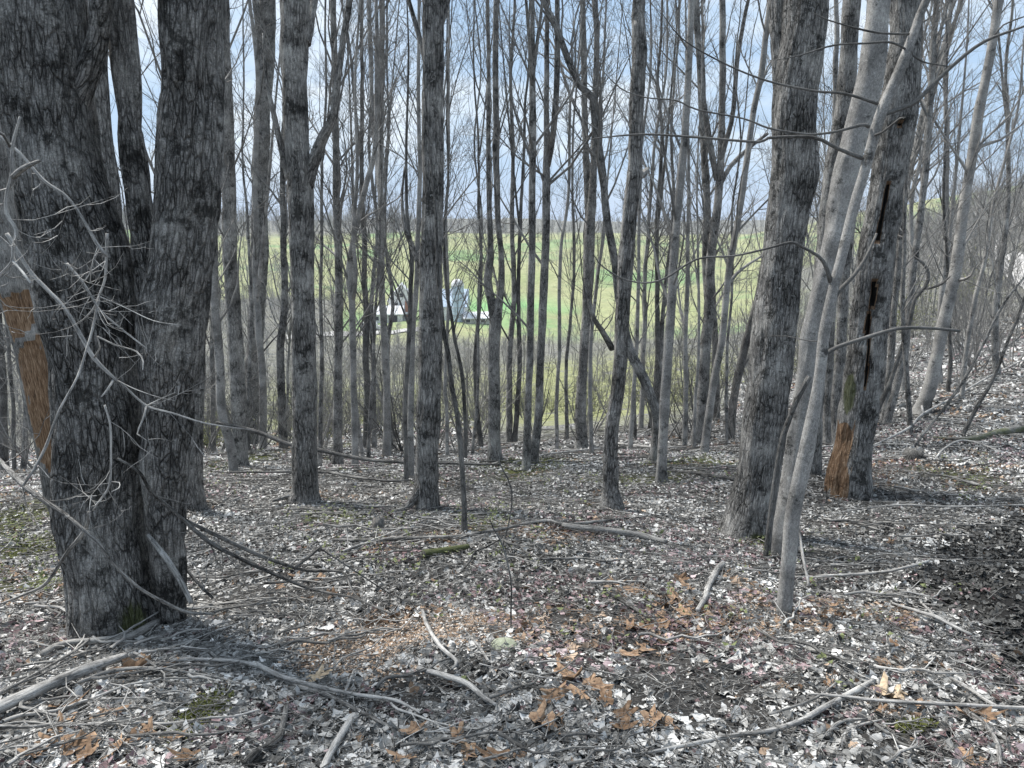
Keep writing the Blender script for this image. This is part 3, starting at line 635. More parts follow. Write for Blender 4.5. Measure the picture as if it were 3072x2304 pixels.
tree('slender_tree', 'plain grey trunk behind the fork of the massive multi-stemmed tree', [(350, 1300, 66), (338, 900, 64), (330, 600, 60), (305, 400, 58), (292, 200, 58), (290, 0, 56)], D=6.4, bk='furrowed', rough=.06, ext=7)
def fn_snag(a, z, R, P):
    front = np.exp(-((a - 5.1) / 1.05) ** 4)
    n_ = vnoise(np.stack([a * 2, z * 3, z * 0], -1), 4)
    m_ = 1.6 * front * ((z > .50 + .25 * n_) & (z < 2.3 + .3 * n_)) * np.where(np.abs(z - 1.95 - .1 * (a - 5.1)) > .03 + .09 * n_, 1, 0) * np.clip(.25 + 1.5 * vnoise(np.stack([a * 3, z * 6, z * 0], -1), 14), 0, 1)
    return -R * .14 * np.clip(m_, 0, 1), m_
tree('dead_snag', 'leaning dead trunk with a long strip of bare orange wood at the left edge', [(195, 1545, 70), (172, 1450, 80), (140, 1231, 98), (95, 1030, 104), (52, 850, 108), (20, 700, 100), (-5, 500, 90), (-25, 300, 84), (-60, 0, 80)],
     bk='greydead', rough=.10, furrow=.006, freq=26, fn=fn_snag, ext=2, cat='dead tree', flare=.1, sides=64)
tree('slender_tree', 'dark trunk showing right behind the base of the massive multi-stemmed tree', [(583, 1530, 64), (580, 1400, 52), (588, 1200, 46), (596, 1000, 42), (605, 800, 40), (612, 500, 38), (610, 300, 36), (600, 0, 34)], bk='deep', rough=.1, flare=.35, ext=6)
tree('slender_tree', 'tall thin straight trunk just right of the massive multi-stemmed tree', [(722, 1400, 46), (716, 1250, 43), (708, 1100, 43), (698, 900, 43), (692, 768, 42), (686, 560, 42), (680, 350, 42), (673, 180, 42), (668, 0, 40)], bk='medium', crown=7, Lr=(.6, 1.8))
tree('sapling', 'pale thin stem crossing behind the tall straight trunk at left', [(700, 1390, 26), (690, 1320, 27), (667, 1231, 26), (656, 1050, 25), (645, 900, 24), (642, 768, 23), (638, 600, 20), (640, 300, 17), (650, 0, 14)], D=11, bk='smooth', crown=8)
tree('forked_tree', 'dark slim trunk forking into two near the top, left of the thick furrowed trunk', [(748, 1335, 50), (756, 1200, 46), (762, 1100, 46), (770, 900, 48), (778, 768, 49), (782, 460, 47), (795, 230, 44), (802, 100, 46), (802, 0, 48)], bk='deep', crown=9,
     limbs=[[(792, 240, 26), (778, 100, 22), (766, 0, 20)], [(800, 330, 20), (812, 240, 16), (818, 160, 16)]])
tree('furrowed_tree', 'thick furrowed trunk with a stump at its left foot and a limb forking right', [(917, 1505, 84), (915, 1450, 76), (913, 1150, 72), (908, 900, 70), (905, 768, 70), (901, 560, 78), (890, 430, 76), (884, 300, 77), (883, 150, 80), (884, 0, 88)], bk='furrowed', furrow=.007, freq=22, crown=0,
     flare=.22, limbs=[[(920, 560, 40), (940, 490, 36), (965, 420, 32), (1000, 345, 26), (1012, 250, 22), (1030, 120, 20), (1050, 0, 18)], [(870, 540, 26), (850, 470, 20), (822, 345, 16), (800, 240, 12), (790, 100, 8)], [(915, 130, 34), (928, 60, 34), (936, 0, 36)]],
     roots=[[(905, 1470, 34), (880, 1500, 34), (872, 1540, 30)], [(895, 1480, 24), (850, 1492, 16), (818, 1503, 8)]])
tree('slender_tree', 'slim trunk standing right of the thick furrowed trunk with the stump', [(1010, 1395, 34), (1012, 1300, 28), (1014, 1150, 26), (1016, 950, 24), (1014, 768, 23), (1009, 560, 20), (1004, 350, 19), (1001, 0, 18)], bk='medium', crown=13)
tree('forked_tree', 'pale thin tree whose stem splits and leans right in front of the farm field', [(1064, 1362, 20), (1062, 1150, 19), (1060, 1000, 19), (1055, 900, 20), (1046, 840, 18), (1050, 768, 17), (1075, 640, 17), (1100, 540, 16), (1122, 460, 15), (1132, 300, 13), (1128, 0, 10)], bk='smooth', crown=14, D=12,
     stems=[[(1058, 900, 14), (1068, 820, 12), (1060, 700, 11), (1072, 500, 10), (1065, 250, 8), (1080, 0, 7)]])
tree('slender_tree', 'pale straight pole-like trunk with a thinner stem rising beside it', [(1160, 1372, 27), (1158, 1250, 24), (1156, 1150, 23), (1150, 950, 21), (1146, 768, 19), (1143, 460, 18), (1144, 200, 17), (1144, 0, 17)], bk='smooth', crown=12,
     stems=[[(1145, 640, 14), (1134, 520, 14), (1124, 420, 13), (1114, 250, 12), (1106, 0, 12)]])
tree('large_tree', 'tall straight trunk with dark patches standing in front of the white farmhouse', [(1282, 1535, 74), (1281, 1450, 69), (1283, 1300, 70), (1291, 1100, 70), (1293, 900, 69), (1293, 768, 69), (1299, 560, 66), (1298, 300, 65), (1300, 0, 69)], bk='furrowed', furrow=.006, freq=22, crown=0, flare=.18, stubs=0,
     limbs=[[(1290, 930, 26), (1270, 850, 20), (1245, 760, 17), (1217, 690, 13), (1206, 600, 8), (1214, 500, 6)], [(1296, 300, 22), (1276, 180, 18), (1252, 90, 14), (1226, 0, 12)], [(1312, 110, 18), (1326, 50, 26), (1336, 0, 30)]],
     roots=[[(1268, 1450, 36), (1240, 1500, 30), (1205, 1530, 20), (1160, 1540, 12)]])
tree('sapling', 'thin pale stem close against the left side of the farmhouse trunk', [(1233, 1372, 20), (1236, 1150, 19), (1247, 900, 16), (1251, 768, 15), (1256, 560, 14), (1258, 350, 12), (1262, 0, 9)], bk='smooth', crown=9, D=9.5)
tree('sapling', 'dark crooked thin stem between the farmhouse trunk and the pale pole trunk', [(1218, 1368, 13), (1217, 1231, 14), (1221, 1120, 14), (1226, 1032, 14), (1232, 900, 14), (1236, 768, 14), (1222, 640, 10), (1220, 450, 8), (1225, 200, 6), (1222, 0, 4)], bk='dark', crown=7, D=9.2)
tree('sapling', 'wobbly leaning stem rising from the litter right of the farmhouse trunk', [(1393, 1604, 20), (1392, 1500, 17), (1384, 1380, 16), (1372, 1250, 15), (1356, 1161, 15), (1344, 1060, 14), (1330, 990, 13), (1322, 900, 12), (1312, 800, 10), (1308, 640, 8)], bk='dark', crown=0, ext=1.2)
tree('sapling', 'very thin dark stem right of the farmhouse trunk, behind the wobbly one', [(1395, 1310, 11), (1393, 1230, 11), (1388, 1138, 12), (1376, 1060, 10), (1365, 1013, 10), (1352, 930, 9), (1337, 860, 8), (1330, 700, 7), (1345, 500, 6), (1342, 300, 5)], D=12, bk='dark', crown=6)
tree('forked_tree', 'trunk splitting at half height into two parallel stems right of the silo', [(1487, 1387, 46), (1486, 1300, 37), (1485, 1100, 36), (1486, 960, 37), (1500, 880, 22), (1502, 768, 17), (1494, 640, 18), (1490, 460, 20), (1490, 300, 18), (1494, 0, 17)], bk='medium', crown=8,
     stems=[[(1484, 980, 26), (1473, 900, 26), (1463, 840, 24), (1472, 768, 22), (1470, 700, 16), (1465, 450, 14), (1466, 200, 12), (1462, 0, 11)]])
tree('slender_tree', 'left trunk of the close pair in the middle of the wood, hollow at its foot', [(1580, 1365, 26), (1584, 1250, 22), (1586, 1150, 21), (1592, 900, 22), (1597, 768, 21), (1600, 560, 21), (1601, 400, 22), (1600, 200, 18), (1598, 0, 13)], bk='medium', crown=13, D=10.3,
     stems=[[(1600, 220, 12), (1615, 100, 10), (1628, 0, 9)], [(1598, 260, 12), (1588, 120, 10), (1578, 0, 9)]])
tree('forked_tree', 'right trunk of the close pair in the middle of the wood, mossy at its foot', [(1599, 1392, 30), (1612, 1250, 24), (1621, 1100, 24), (1632, 900, 25), (1637, 768, 23), (1640, 560, 24), (1641, 420, 17), (1640, 200, 15), (1640, 0, 14)], bk='medium', crown=10, 
     stems=[[(1644, 500, 16), (1660, 400, 18), (1670, 250, 18), (1672, 120, 18), (1672, 0, 15)]])
tree('sapling', 'thin straight stem forking into a Y against the sky', [(1670, 1310, 12), (1674, 1150, 11), (1679, 1000, 11), (1682, 768, 10), (1700, 620, 9), (1705, 500, 9), (1709, 400, 9), (1711, 300, 8), (1698, 250, 6), (1680, 190, 5), (1665, 100, 4)], bk='smooth', crown=9, D=14,
     stems=[[(1710, 310, 7), (1722, 250, 6), (1740, 160, 5), (1748, 0, 4)]])
tree('forked_tree', 'dark-streaked trunk parting into a narrow V of two tall stems', [(1748, 1347, 38), (1745, 1250, 34), (1748, 1100, 28), (1762, 950, 28), (1768, 768, 34), (1776, 640, 28), (1784, 480, 20), (1786, 300, 18), (1788, 100, 17), (1784, 0, 17)], bk='medium', crown=8,
     stems=[[(1768, 700, 24), (1762, 560, 20), (1755, 400, 18), (1752, 200, 18), (1748, 0, 16)]])
tree('leaning_tree', 'long dark stem leaning left across the sky behind the knobbly trunk', [(1965, 1372, 34), (1970, 1254, 30), (1935, 1140, 30), (1892, 1046, 30), (1860, 900, 26), (1841, 765, 24), (1823, 671, 23), (1809, 523, 22), (1790, 393, 26), (1781, 296, 24), (1744, 260, 20), (1705, 180, 20), (1675, 93, 18), (1650, 40, 17), (1630, 0, 16)], bk='furrowed', crown=12, D=10.6,
     limbs=[[(1837, 1046, 20), (1805, 990, 17), (1783, 958, 15), (1765, 900, 9)]], s0=.3)
tree('knobbly_tree', 'trunk with a bulging knob on its right side and a slight bend, centre right', [(1838, 1530, 70), (1832, 1450, 46), (1834, 1300, 42), (1856, 1150, 42), (1864, 1000, 41), (1879, 768, 48), (1893, 600, 46), (1903, 530, 50), (1905, 480, 42), (1906, 400, 43), (1913, 250, 44), (1919, 150, 48), (1915, 60, 40), (1916, 0, 39)], bk='furrowed', furrow=.005, freq=24, crown=0, flare=.3,
     limbs=[[(1915, 530, 24), (1932, 520, 22), (1942, 508, 14)]], limbname='knob')
tree('slender_tree', 'smooth pale grey trunk with a mossy foot right of the knobbly trunk', [(1984, 1452, 36), (1985, 1400, 30), (1990, 1300, 29), (1998, 1150, 29), (2015, 900, 26), (2021, 768, 25), (2040, 560, 23), (2055, 400, 22), (2066, 200, 20), (2075, 0, 19)], bk='smooth', crown=7, flare=.3)
tree('forked_tree', 'tall trunk fanning into several ascending limbs, right of the smooth pale trunk', [(2089, 1335, 42), (2098, 1250, 34), (2111, 1150, 35), (2121, 1000, 33), (2128, 850, 30), (2134, 768, 28), (2152, 600, 24), (2160, 480, 22), (2168, 300, 19), (2169, 150, 20), (2166, 0, 18)], bk='medium', crown=10,
     stems=[[(2122, 900, 20), (2116, 768, 20), (2120, 600, 20), (2116, 540, 20)]],
     limbs=[[(2150, 540, 18), (2132, 440, 18), (2115, 330, 16), (2101, 230, 16), (2090, 100, 15), (2082, 0, 14)], [(2156, 500, 16), (2185, 400, 15), (2200, 330, 14), (2212, 180, 14), (2232, 60, 12), (2245, 0, 10)], [(2158, 560, 16), (2190, 500, 14), (2240, 450, 11), (2304, 400, 9)], [(2140, 500, 12), (2120, 420, 9), (2095, 380, 7)]])
tree('leaning_tree', 'slim trunk leaning right with a low branch, left of the hill-side big trunk', [(2118, 1325, 24), (2135, 1180, 22), (2166, 1000, 20), (2180, 880, 20), (2194, 768, 19), (2212, 680, 18), (2225, 600, 18), (2240, 480, 18), (2262, 330, 17), (2290, 200, 18), (2305, 60, 16), (2312, 0, 15)], bk='smooth', crown=9, D=11.5,
     limbs=[[(2190, 850, 12), (2210, 820, 10), (2250, 790, 8), (2290, 765, 6)]])
tree('leaning_tree', 'short dark trunk leaning right behind the big trunk on the right', [(2205, 1200, 24), (2218, 1110, 24), (2238, 1020, 23), (2262, 930, 20), (2285, 830, 16), (2310, 700, 12)], D=15, bk='dark', crown=5, ext=3)
tree('sapling', 'pale thin pole with a stubby top left of the slim leaning trunk', [(2054, 1290, 15), (2057, 1150, 14), (2056, 1000, 13), (2062, 850, 13), (2064, 768, 12), (2066, 600, 10), (2064, 440, 8), (2060, 250, 6)], D=13.5, bk='smooth', crown=9)
def fn_big(a, z, R, P):
    m_ = -1.1 * np.exp(-((a - 4.7) / .45) ** 2) * np.exp(-((z - .14) / .14) ** 2)
    burl = .035 * np.exp(-((a - 4.39) / .35) ** 2 - ((z - 2.05) / .10) ** 2) + .05 * np.exp(-((a - 5.9) / .5) ** 2 - ((z - 3.25) / .3) ** 2)
    return burl, m_
tree('large_tree', 'big scaly-barked trunk with flared mossy foot on the right', [(2243, 1612, 165), (2256, 1530, 145), (2270, 1450, 136), (2290, 1300, 132), (2307, 1150, 128), (2322, 1000, 128), (2346, 768, 118), (2370, 560, 116), (2383, 300, 126), (2420, 0, 128)], bk='furrowed', furrow=.010, freq=20, rough=.09, fn=fn_big, flare=.10, sides=90,
     stems=[[(2352, 520, 60), (2345, 380, 56), (2340, 200, 46), (2330, 0, 48)]])
def fn_burls(a, z, R, P):
    d = 0 * R; m_ = 0 * R
    for a0, z0, w_, h_ in ((4.0, 2.58, .55, .075), (4.7, 2.55, .4, .05), (4.5, 1.70, .35, .05), (4.2, 3.15, .25, .04)):
        k_ = np.exp(-((a - a0) / w_) ** 2 - ((z - z0) / h_) ** 2); d = d + R * .42 * k_ * (.4 + vnoise(np.stack([a * 9, z * 30, z * 0], -1), 4)); 
    return d, m_
tree('large_tree', 'smooth pale leaning trunk with dark burls behind the slender sapling', [(2350, 1640, 78), (2372, 1480, 66), (2392, 1300, 56), (2413, 1150, 51), (2432, 1000, 52), (2493, 768, 66), (2525, 600, 74), (2540, 500, 74), (2608, 250, 76), (2638, 0, 64)], bk='smooth', rough=.10, flare=.2, D=5.6, sides=48, fn=fn_burls)
tree('slender_tree', 'plain trunk between the scaly big trunk and the smooth leaning one', [(2440, 1280, 52), (2462, 900, 50), (2478, 700, 50), (2500, 500, 50), (2534, 300, 50), (2556, 0, 50)], D=8.5, bk='medium', crown=0, ext=6)
tree('dead_sapling', 'thin dark dead trunk leaning against the foot of the scaly big trunk', [(2306, 1612, 18), (2325, 1450, 17), (2346, 1324, 17), (2369, 1254, 16), (2397, 1185, 18), (2429, 1129, 16)], D=5.5, bk='dark', ext=0, cap_top=True, cat='dead tree')
SAP = [(2352, 1845, 44), (2364, 1700, 42), (2380, 1536, 44), (2420, 1350, 45), (2456, 1150, 33), (2473, 1000, 33), (2497, 880, 31), (2526, 768, 29), (2562, 620, 29), (2598, 500, 29), (2640, 350, 33), (2704, 200, 32), (2745, 90, 26), (2779, 0, 24)]
sap = tree('leaning_sapling', 'slender smooth sapling with long bare side branches in front of the leaning trunks', SAP, bk='smooth', rough=.05, flare=.15, ext=3, twig='darktwig', limbs=[
     [(2586, 475, 12), (2512, 445, 11), (2438, 412, 10), (2304, 414, 9), (2277, 426, 8), (2092, 412, 7), (1930, 403, 6), (1795, 414, 4), (1744, 421, 2)],
     [(2636, 348, 15), (2721, 319, 13), (2758, 296, 13), (2850, 204, 11), (2952, 125, 10), (3072, 79, 7), (3150, 40, 4)],
     [(2985, 105, 6), (3010, 75, 5), (3072, 50, 4), (3120, 40, 2)],
     [(2634, 312, 9), (2559, 287, 8), (2512, 278, 8), (2443, 273, 7), (2304, 243, 6), (2172, 190, 5), (2045, 115, 4), (1980, 30, 2)],
     [(2606, 380, 11), (2592, 374, 10), (2563, 380, 10), (2512, 394, 8), (2443, 403, 7), (2383, 398, 6), (2304, 384, 6), (2231, 356, 5), (2092, 329, 5), (2027, 301, 5), (1934, 292, 4), (1860, 264, 4), (1805, 208, 2)],
     [(2728, 102, 7), (2651, 100, 6), (2582, 88, 6), (2485, 60, 4), (2440, 40, 2)],
     [(2738, 160, 6), (2674, 127, 7), (2600, 130, 6), (2512, 134, 6), (2457, 148, 5), (2397, 167, 4), (2330, 180, 2)],
     [(2738, 165, 6), (2767, 185, 5), (2800, 192, 4), (2850, 200, 3)],
     [(2492, 845, 15), (2478, 800, 12), (2455, 768, 10), (2406, 741, 8), (2373, 727, 8), (2304, 745, 7), (2200, 768, 6), (2092, 777, 6), (1999, 833, 6), (1934, 849, 5), (1860, 833, 5), (1795, 787, 4), (1770, 745, 2)],
     [(2464, 1068, 14), (2480, 1060, 13), (2512, 1041, 12), (2582, 1018, 12), (2674, 990, 11), (2730, 983, 11), (2813, 986, 9), (2878, 993, 9)],
     [(2486, 930, 14), (2512, 879, 14), (2563, 824, 12), (2600, 768, 9), (2630, 700, 7)],
     [(2480, 1025, 4), (2420, 1022, 3), (2360, 1008, 2), (2304, 1008, 2)],
     [(2612, 410, 8), (2650, 395, 7), (2700, 355, 6), (2716, 352, 4)]])
def fn_hollow(a, z, R, P):
    # open crack up the front, rotten orange foot on the left, two holes
    ac = 4.27 + .22 * np.sin(z * 1.3 + .4) + .25 * np.clip(z - 2.2, 0, 2); w_ = .05 + .22 * vnoise(np.stack([z * 2, z * 0, z * 0], -1), 9); crack = np.exp(-((a - ac) / w_) ** 2) * (z > 1.3) * (z < 3.9) * (vnoise(np.stack([z * 3.5, z * 0, z * 0], -1), 19) > .32)
    hole = np.exp(-((a - 4.40) / .36) ** 4 - ((z - 2.25) / .15) ** 4) + np.exp(-((a - 4.16) / .32) ** 4 - ((z - 1.92) / .16) ** 4)
    hole = np.clip(hole, 0, 1); lo = np.clip((1.0 - z) / .3, 0, 1) * np.exp(-((a - 3.55) / .62) ** 4)
    green = np.clip((1.5 - z) / .2, 0, 1) * np.clip((z - .9) / .2, 0, 1) * np.exp(-((a - 3.6) / .45) ** 2)
    d = -R * .45 * crack - R * .75 * hole - R * .22 * lo * vnoise(np.stack([a * 6, z * 5, z * 0], -1), 3)
    blk = np.maximum(hole, crack * .95)
    if True: rg = vnoise(np.stack([a * 5, z * 4, z * 0], -1), 41) - .5; return d, np.where(blk > .55 + rg * .3, 3.0, np.clip(1.9 * lo + rg * 1.6 * (lo > .05), 0, 2) - 1.3 * green * (1 + rg))
    return d, 1.6 * lo - 1.3 * green
tree('hollow_tree', 'hollow half-dead trunk with dark holes and a rotten orange foot', [(2545, 1480, 130), (2553, 1380, 118), (2568, 1280, 108), (2588, 1150, 106), (2605, 1000, 104), (2627, 768, 104), (2660, 560, 100), (2690, 350, 118), (2708, 200, 100), (2720, 0, 90)], bk='furrowed', furrow=.008, freq=22, rough=.12, fn=fn_hollow, flare=.12, sides=110, cat='dead tree',
     roots=[[(2530, 1420, 44), (2505, 1470, 40), (2478, 1510, 22)]])
tree('slender_tree', 'thin trunk right of the hollow tree, forking near the sky', [(2676, 1215, 22), (2697, 1150, 20), (2722, 1000, 20), (2741, 800, 19), (2771, 560, 19), (2790, 300, 18), (2802, 100, 17), (2812, 0, 16)], D=12.5, bk='medium', crown=9, limbs=[[(2796, 200, 12), (2820, 100, 10), (2846, 0, 8)]])
tree('slender_tree', 'thinner trunk squeezed between the hollow tree and its slim neighbour', [(2660, 1195, 20), (2674, 1046, 19), (2688, 884, 18), (2697, 768, 18), (2707, 648, 17), (2721, 509, 17), (2739, 394, 16), (2753, 259, 15), (2762, 93, 14), (2768, 0, 12)], D=13, bk='medium', crown=7)
tree('sapling', 'curved bowed stem bending over right of the hollow tree', [(2628, 1238, 13), (2665, 1162, 13), (2688, 1101, 12), (2721, 990, 12), (2744, 898, 11), (2776, 860, 11), (2785, 819, 9), (2770, 790, 8), (2745, 770, 5)], D=12, bk='dark', ext=0, cap_top=True, limbs=[[(2776, 866, 8), (2800, 862, 7), (2827, 851, 6), (2850, 830, 4)]])
tree('leaning_tree', 'knotty leaning trunk on the open right slope before the grey hill', [(2764, 1242, 48), (2775, 1200, 40), (2790, 1150, 37), (2822, 1000, 34), (2855, 850, 34), (2871, 768, 32), (2890, 620, 28), (2910, 500, 27), (2933, 350, 27), (2963, 200, 25), (2985, 80, 25), (2997, 0, 27)], bk='smooth', crown=8, flare=.35, stubs=0,
     limbs=[[(2912, 490, 16), (2940, 440, 12), (3000, 420, 8), (3072, 370, 5)], [(2870, 840, 12), (2890, 838, 10), (2915, 825, 7), (2930, 790, 4)], [(2905, 520, 10), (2880, 480, 8), (2840, 420, 7), (2790, 340, 6), (2760, 290, 5)]])
tree('sapling', 'thin pale stem just right of the knotty leaning trunk', [(2892, 1130, 13), (2901, 1046, 13), (2920, 907, 12), (2957, 768, 10), (2985, 600, 9), (3030, 420, 8), (3060, 250, 6), (3085, 0, 4)], D=15, bk='smooth', crown=9)
tree('leaning_sapling', 'dark thin stem leaning far right at the right edge of the slope', [(2915, 1256, 12), (2945, 1200, 11), (2975, 1148, 10), (3000, 1090, 9), (3022, 1027, 9), (3054, 953, 8), (3080, 870, 7), (3130, 750, 5)], bk='dark', crown=4, ext=1, D=10.5, Lr=(.5, 1.2))
tree('leaning_sapling', 'grey thin forked stem leaning right beside the darkest leaning stem', [(2800, 1260, 8), (2860, 1180, 9), (2905, 1110, 9), (2950, 1030, 8), (2990, 950, 8), (3020, 900, 8), (3050, 860, 6), (3100, 800, 4)], bk='medium', crown=3, ext=1, D=10, Lr=(.5, 1.2), limbs=[[(3000, 930, 6), (2985, 850, 5), (2975, 768, 4), (2960, 690, 3)]])
tree('slender_tree', 'left one of two straight trunks standing behind the hollow tree', [(2482, 1330, 26), (2486, 1150, 26), (2494, 950, 26), (2506, 750, 25), (2530, 500, 24), (2555, 250, 20), (2570, 0, 18)], D=11, bk='medium', crown=0)
tree('slender_tree', 'right one of two straight trunks standing behind the hollow tree', [(2512, 1345, 30), (2516, 1150, 30), (2524, 950, 30), (2540, 750, 28), (2570, 500, 26), (2590, 250, 24), (2610, 0, 20)], D=10.6, bk='medium', crown=0)
tree('slender_tree', 'thin trunk fragment seen between the scaly big trunk and the sky gap', [(2450, 1260, 20), (2480, 900, 18), (2500, 600, 17), (2507, 300, 15), (2508, 100, 14), (2504, 0, 13)], D=14, bk='smooth', crown=4)
# more middle-distance trunks read off the photograph: (base u, v, width, top u, width, colour)
MID = [(790, 1330, 24, 748, 16, 'smooth', 'slim grey trunk left of the thick furrowed trunk'), 
 (850, 1340, 26, 856, 18, 'deep', 'dark rough trunk behind the left side of the furrowed trunk'), 
 (1100, 1345, 22, 1090, 14, 'dark', 'dark narrow trunk right of the pale splitting tree'), (1085, 1352, 12, 1040, 7, 'smooth', 'pale whip-thin stem beside the pale splitting tree'),
 (1124, 1348, 16, 1112, 9, 'medium', 'middling trunk just left of the pale pole trunk'), (1176, 1355, 14, 1160, 7, 'medium', 'fine knotty stem right of the pale pole trunk'),
 (1340, 1375, 12, 1345, 8, 'smooth', 'pale thin stem just right of the farmhouse trunk'),
 (1420, 1325, 10, 1425, 6, 'medium', 'fine upright stem in front of the low white shed'), (1440, 1310, 14, 1425, 6, 'dark', 'second fine stem in front of the low white shed'),
 (1525, 1330, 20, 1545, 12, 'medium', 'narrow trunk between the silo fork and the close pair'), (1545, 1310, 16, 1590, 9, 'dark', 'thin dark stem left of the close pair'),
 (1700, 1290, 12, 1745, 7, 'medium', 'fine stem right of the Y-forked sapling'), (1775, 1300, 14, 1815, 9, 'smooth', 'pale fine stem behind the narrow V tree'),
  (1894, 1290, 14, 1948, 8, 'smooth', 'pale stem right behind the knobbly trunk'),
 (1905, 1395, 12, 1925, 6, 'medium', 'short-based fine stem between knobbly and smooth trunks'), (1925, 1240, 16, 2000, 9, 'smooth', 'pale straight stem in the gap right of the knobbly trunk'),
 (1955, 1260, 18, 1990, 11, 'dark', 'dark stem close left of the smooth pale trunk'), (1976, 1250, 16, 2040, 8, 'medium', 'thin stem hidden partly by the smooth pale trunk'),
 (2085, 1270, 10, 2110, 5, 'smooth', 'fine pale stem left of the fanning tree'), (2150, 1260, 22, 2105, 12, 'dark', 'dark companion stem behind the fanning tree'),
 (2180, 1255, 10, 2225, 5, 'medium', 'fine stem right of the fanning tree'), (2640, 1180, 30, 2700, 16, 'medium', 'trunk half hidden right behind the hollow tree'),
 (2710, 1180, 18, 2800, 10, 'smooth', 'pale bending stem on the right slope'), (2720, 1130, 14, 2745, 8, 'medium', 'straight thin stem on the right slope'),
 (2815, 1140, 22, 2850, 13, 'smooth', 'pale stem left of the knotty leaning trunk top'), (2845, 1165, 12, 2840, 7, 'dark', 'dark thin stem right of the knotty leaning trunk'),
 (2990, 1100, 20, 3040, 11, 'medium', 'grey stem near the right edge of the slope'), (15, 1420, 22, -20, 18, 'dark', 'dark leaning stem at the far left edge'), (45, 1440, 12, 5, 8, 'dark', 'thin dark stem at the far left edge'), (70, 1420, 16, 10, 10, 'medium', 'grey stem behind the orange dead trunk'),
 (640, 1400, 16, 628, 10, 'medium', 'thin stem hugging the right side of the massive tree'), (745, 1350, 12, 730, 6, 'medium', 'fine stem behind the dark slim forked trunk'), (960, 1350, 14, 975, 9, 'medium', 'thin stem right of the furrowed trunk'), (1108, 1330, 12, 1165, 6, 'medium', 'fine leaning stem before the farm buildings')]
for k, (u, v, w, ut, wt, bk_, lb) in enumerate(MID):
    g = np.random.default_rng(500 + k); D_ = float(np.clip(.20 * FPX / w, 9.5, 19)) if w > 14 else g.uniform(11, 18)
    pts = []
    for t_ in np.linspace(0, 1, 7): pts.append((u + (ut - u) * t_ + (g.normal(0, 9) if 0 < t_ < 1 else 0), v * (1 - t_), w + (wt - w) * t_))
    sgn = 1 if k % 4 < 2 else -1; st_ = []
    if k % 2 == 0:
        a0 = pts[2 + k % 3]; st_ = [[(a0[0], a0[1] + 30, a0[2] * .6), (a0[0] + sgn * 14, a0[1] - 90, a0[2] * .55), (a0[0] + sgn * 34, a0[1] - 300, a0[2] * .45), (a0[0] + sgn * 60, max(0, a0[1] - 600), a0[2] * .3)]]
    pts = [(a_, b_, c_ * (1 - .35 * (1 - b_ / v))) for a_, b_, c_ in pts]
    tree('slender_tree', lb, pts, D=D_, stems=st_, bk=bk_, crown=9, ext=4, Lr=(.7, 2.2), s0=.18, twig='darktwig' if k % 3 == 0 else 'twig')

# ------------------------------------------------------------------ background trees: templates copied
def template(k, H, n1, r0, lev=2, sub=(5, 4), lo=.3, fork=False, mats=('medium', 'twig')):
    g = np.random.default_rng(700 + k); P = [np.zeros(3)]; d = np.array([g.normal(0, .04), g.normal(0, .04), 1.])
    for i in range(9): d = unit(d + np.array([g.normal(0, .06), g.normal(0, .06), .12])); P.append(P[-1] + d * H / 9)
    P = np.array(P); R = np.interp(np.linspace(0, 1, 10), [0, .05, .5, 1], [r0 * 1.3, r0, r0 * .62, r0 * .08])
    root = empty('background_tree', (0, 0, -50), None, None); root.location = (0, 0, 0)
    trunk_mesh('trunk', P, R, M[mats[0]], root, 9, .4, .10, 0, 20, .3, 5, None, k, False, .06)
    T = Tubes()
    crown_on(T, P, R, g, n1, lo, .97, (H * .12, H * .24), lev, sub=sub, ang=(.35, .95))
    for q_ in range(4): crown_on(T, P, R, g, 1, .22 + .12 * q_, .3 + .12 * q_, (H * .38, H * .5), 3, sub=(6, 5), ang=(.22, .5), rmul=.75)
    T.build('crown', M[mats[1]], root)
    return root
TPL = [template(k, [17, 19, 16, 20, 15, 18][k], 27, [.06, .075, .05, .085, .045, .065][k], 2, (7, 5), .22, mats=(['medium', 'smooth', 'medium', 'medium', 'smooth', 'furrowed'][k], ['twig', 'twig', 'darktwig', 'twig', 'twig', 'darktwig'][k])) for k in range(6)]
def clone(o, loc, rz, s, tilt=(0, 0), **tg):
    c = o.copy(); COL.objects.link(c); c.location = loc; c.rotation_euler = (tilt[0], tilt[1], rz); c.scale = (s, s, s)
    for ch in o.children:
        d = ch.copy(); COL.objects.link(d); d.parent = c
    tag(c, **tg); return c
def u_of(x, y, z):
    zc = y * CP - (z - CAMZ) * SP; return 1536 + x / zc * FPX
LM = [(80, 'orange dead trunk'), (300, 'massive multi-stemmed tree'), (690, 'thin straight trunk'), (780, 'dark slim forked trunk'), (915, 'thick furrowed trunk'), (1012, 'slim trunk'), (1060, 'pale splitting tree'), (1150, 'pale pole trunk'), (1290, 'farmhouse trunk'), (1370, 'silo'), (1487, 'fork before the shed'),
      (1600, 'close pair of trunks'), (1680, 'Y-forked sapling'), (1765, 'narrow V tree'), (1860, 'knobbly trunk'), (2010, 'smooth pale trunk'), (2120, 'fanning tree'), (2190, 'slim leaning trunk'), (2330, 'scaly big trunk'), (2450, 'smooth leaning trunk'), (2610, 'hollow tree'), (2720, 'thin forking trunk'), (2840, 'knotty leaning trunk'), (2960, 'darkest leaning stem')]
USED = {}
def place_words(u, off=0):
    k_ = min(LM, key=lambda q: abs(q[0] - u)); return ('right' if u > k_[0] else 'left') + ' of the ' + k_[1]
g = np.random.default_rng(77); placed = []
GAPS = [(1330, 1460), (1500, 1575)]
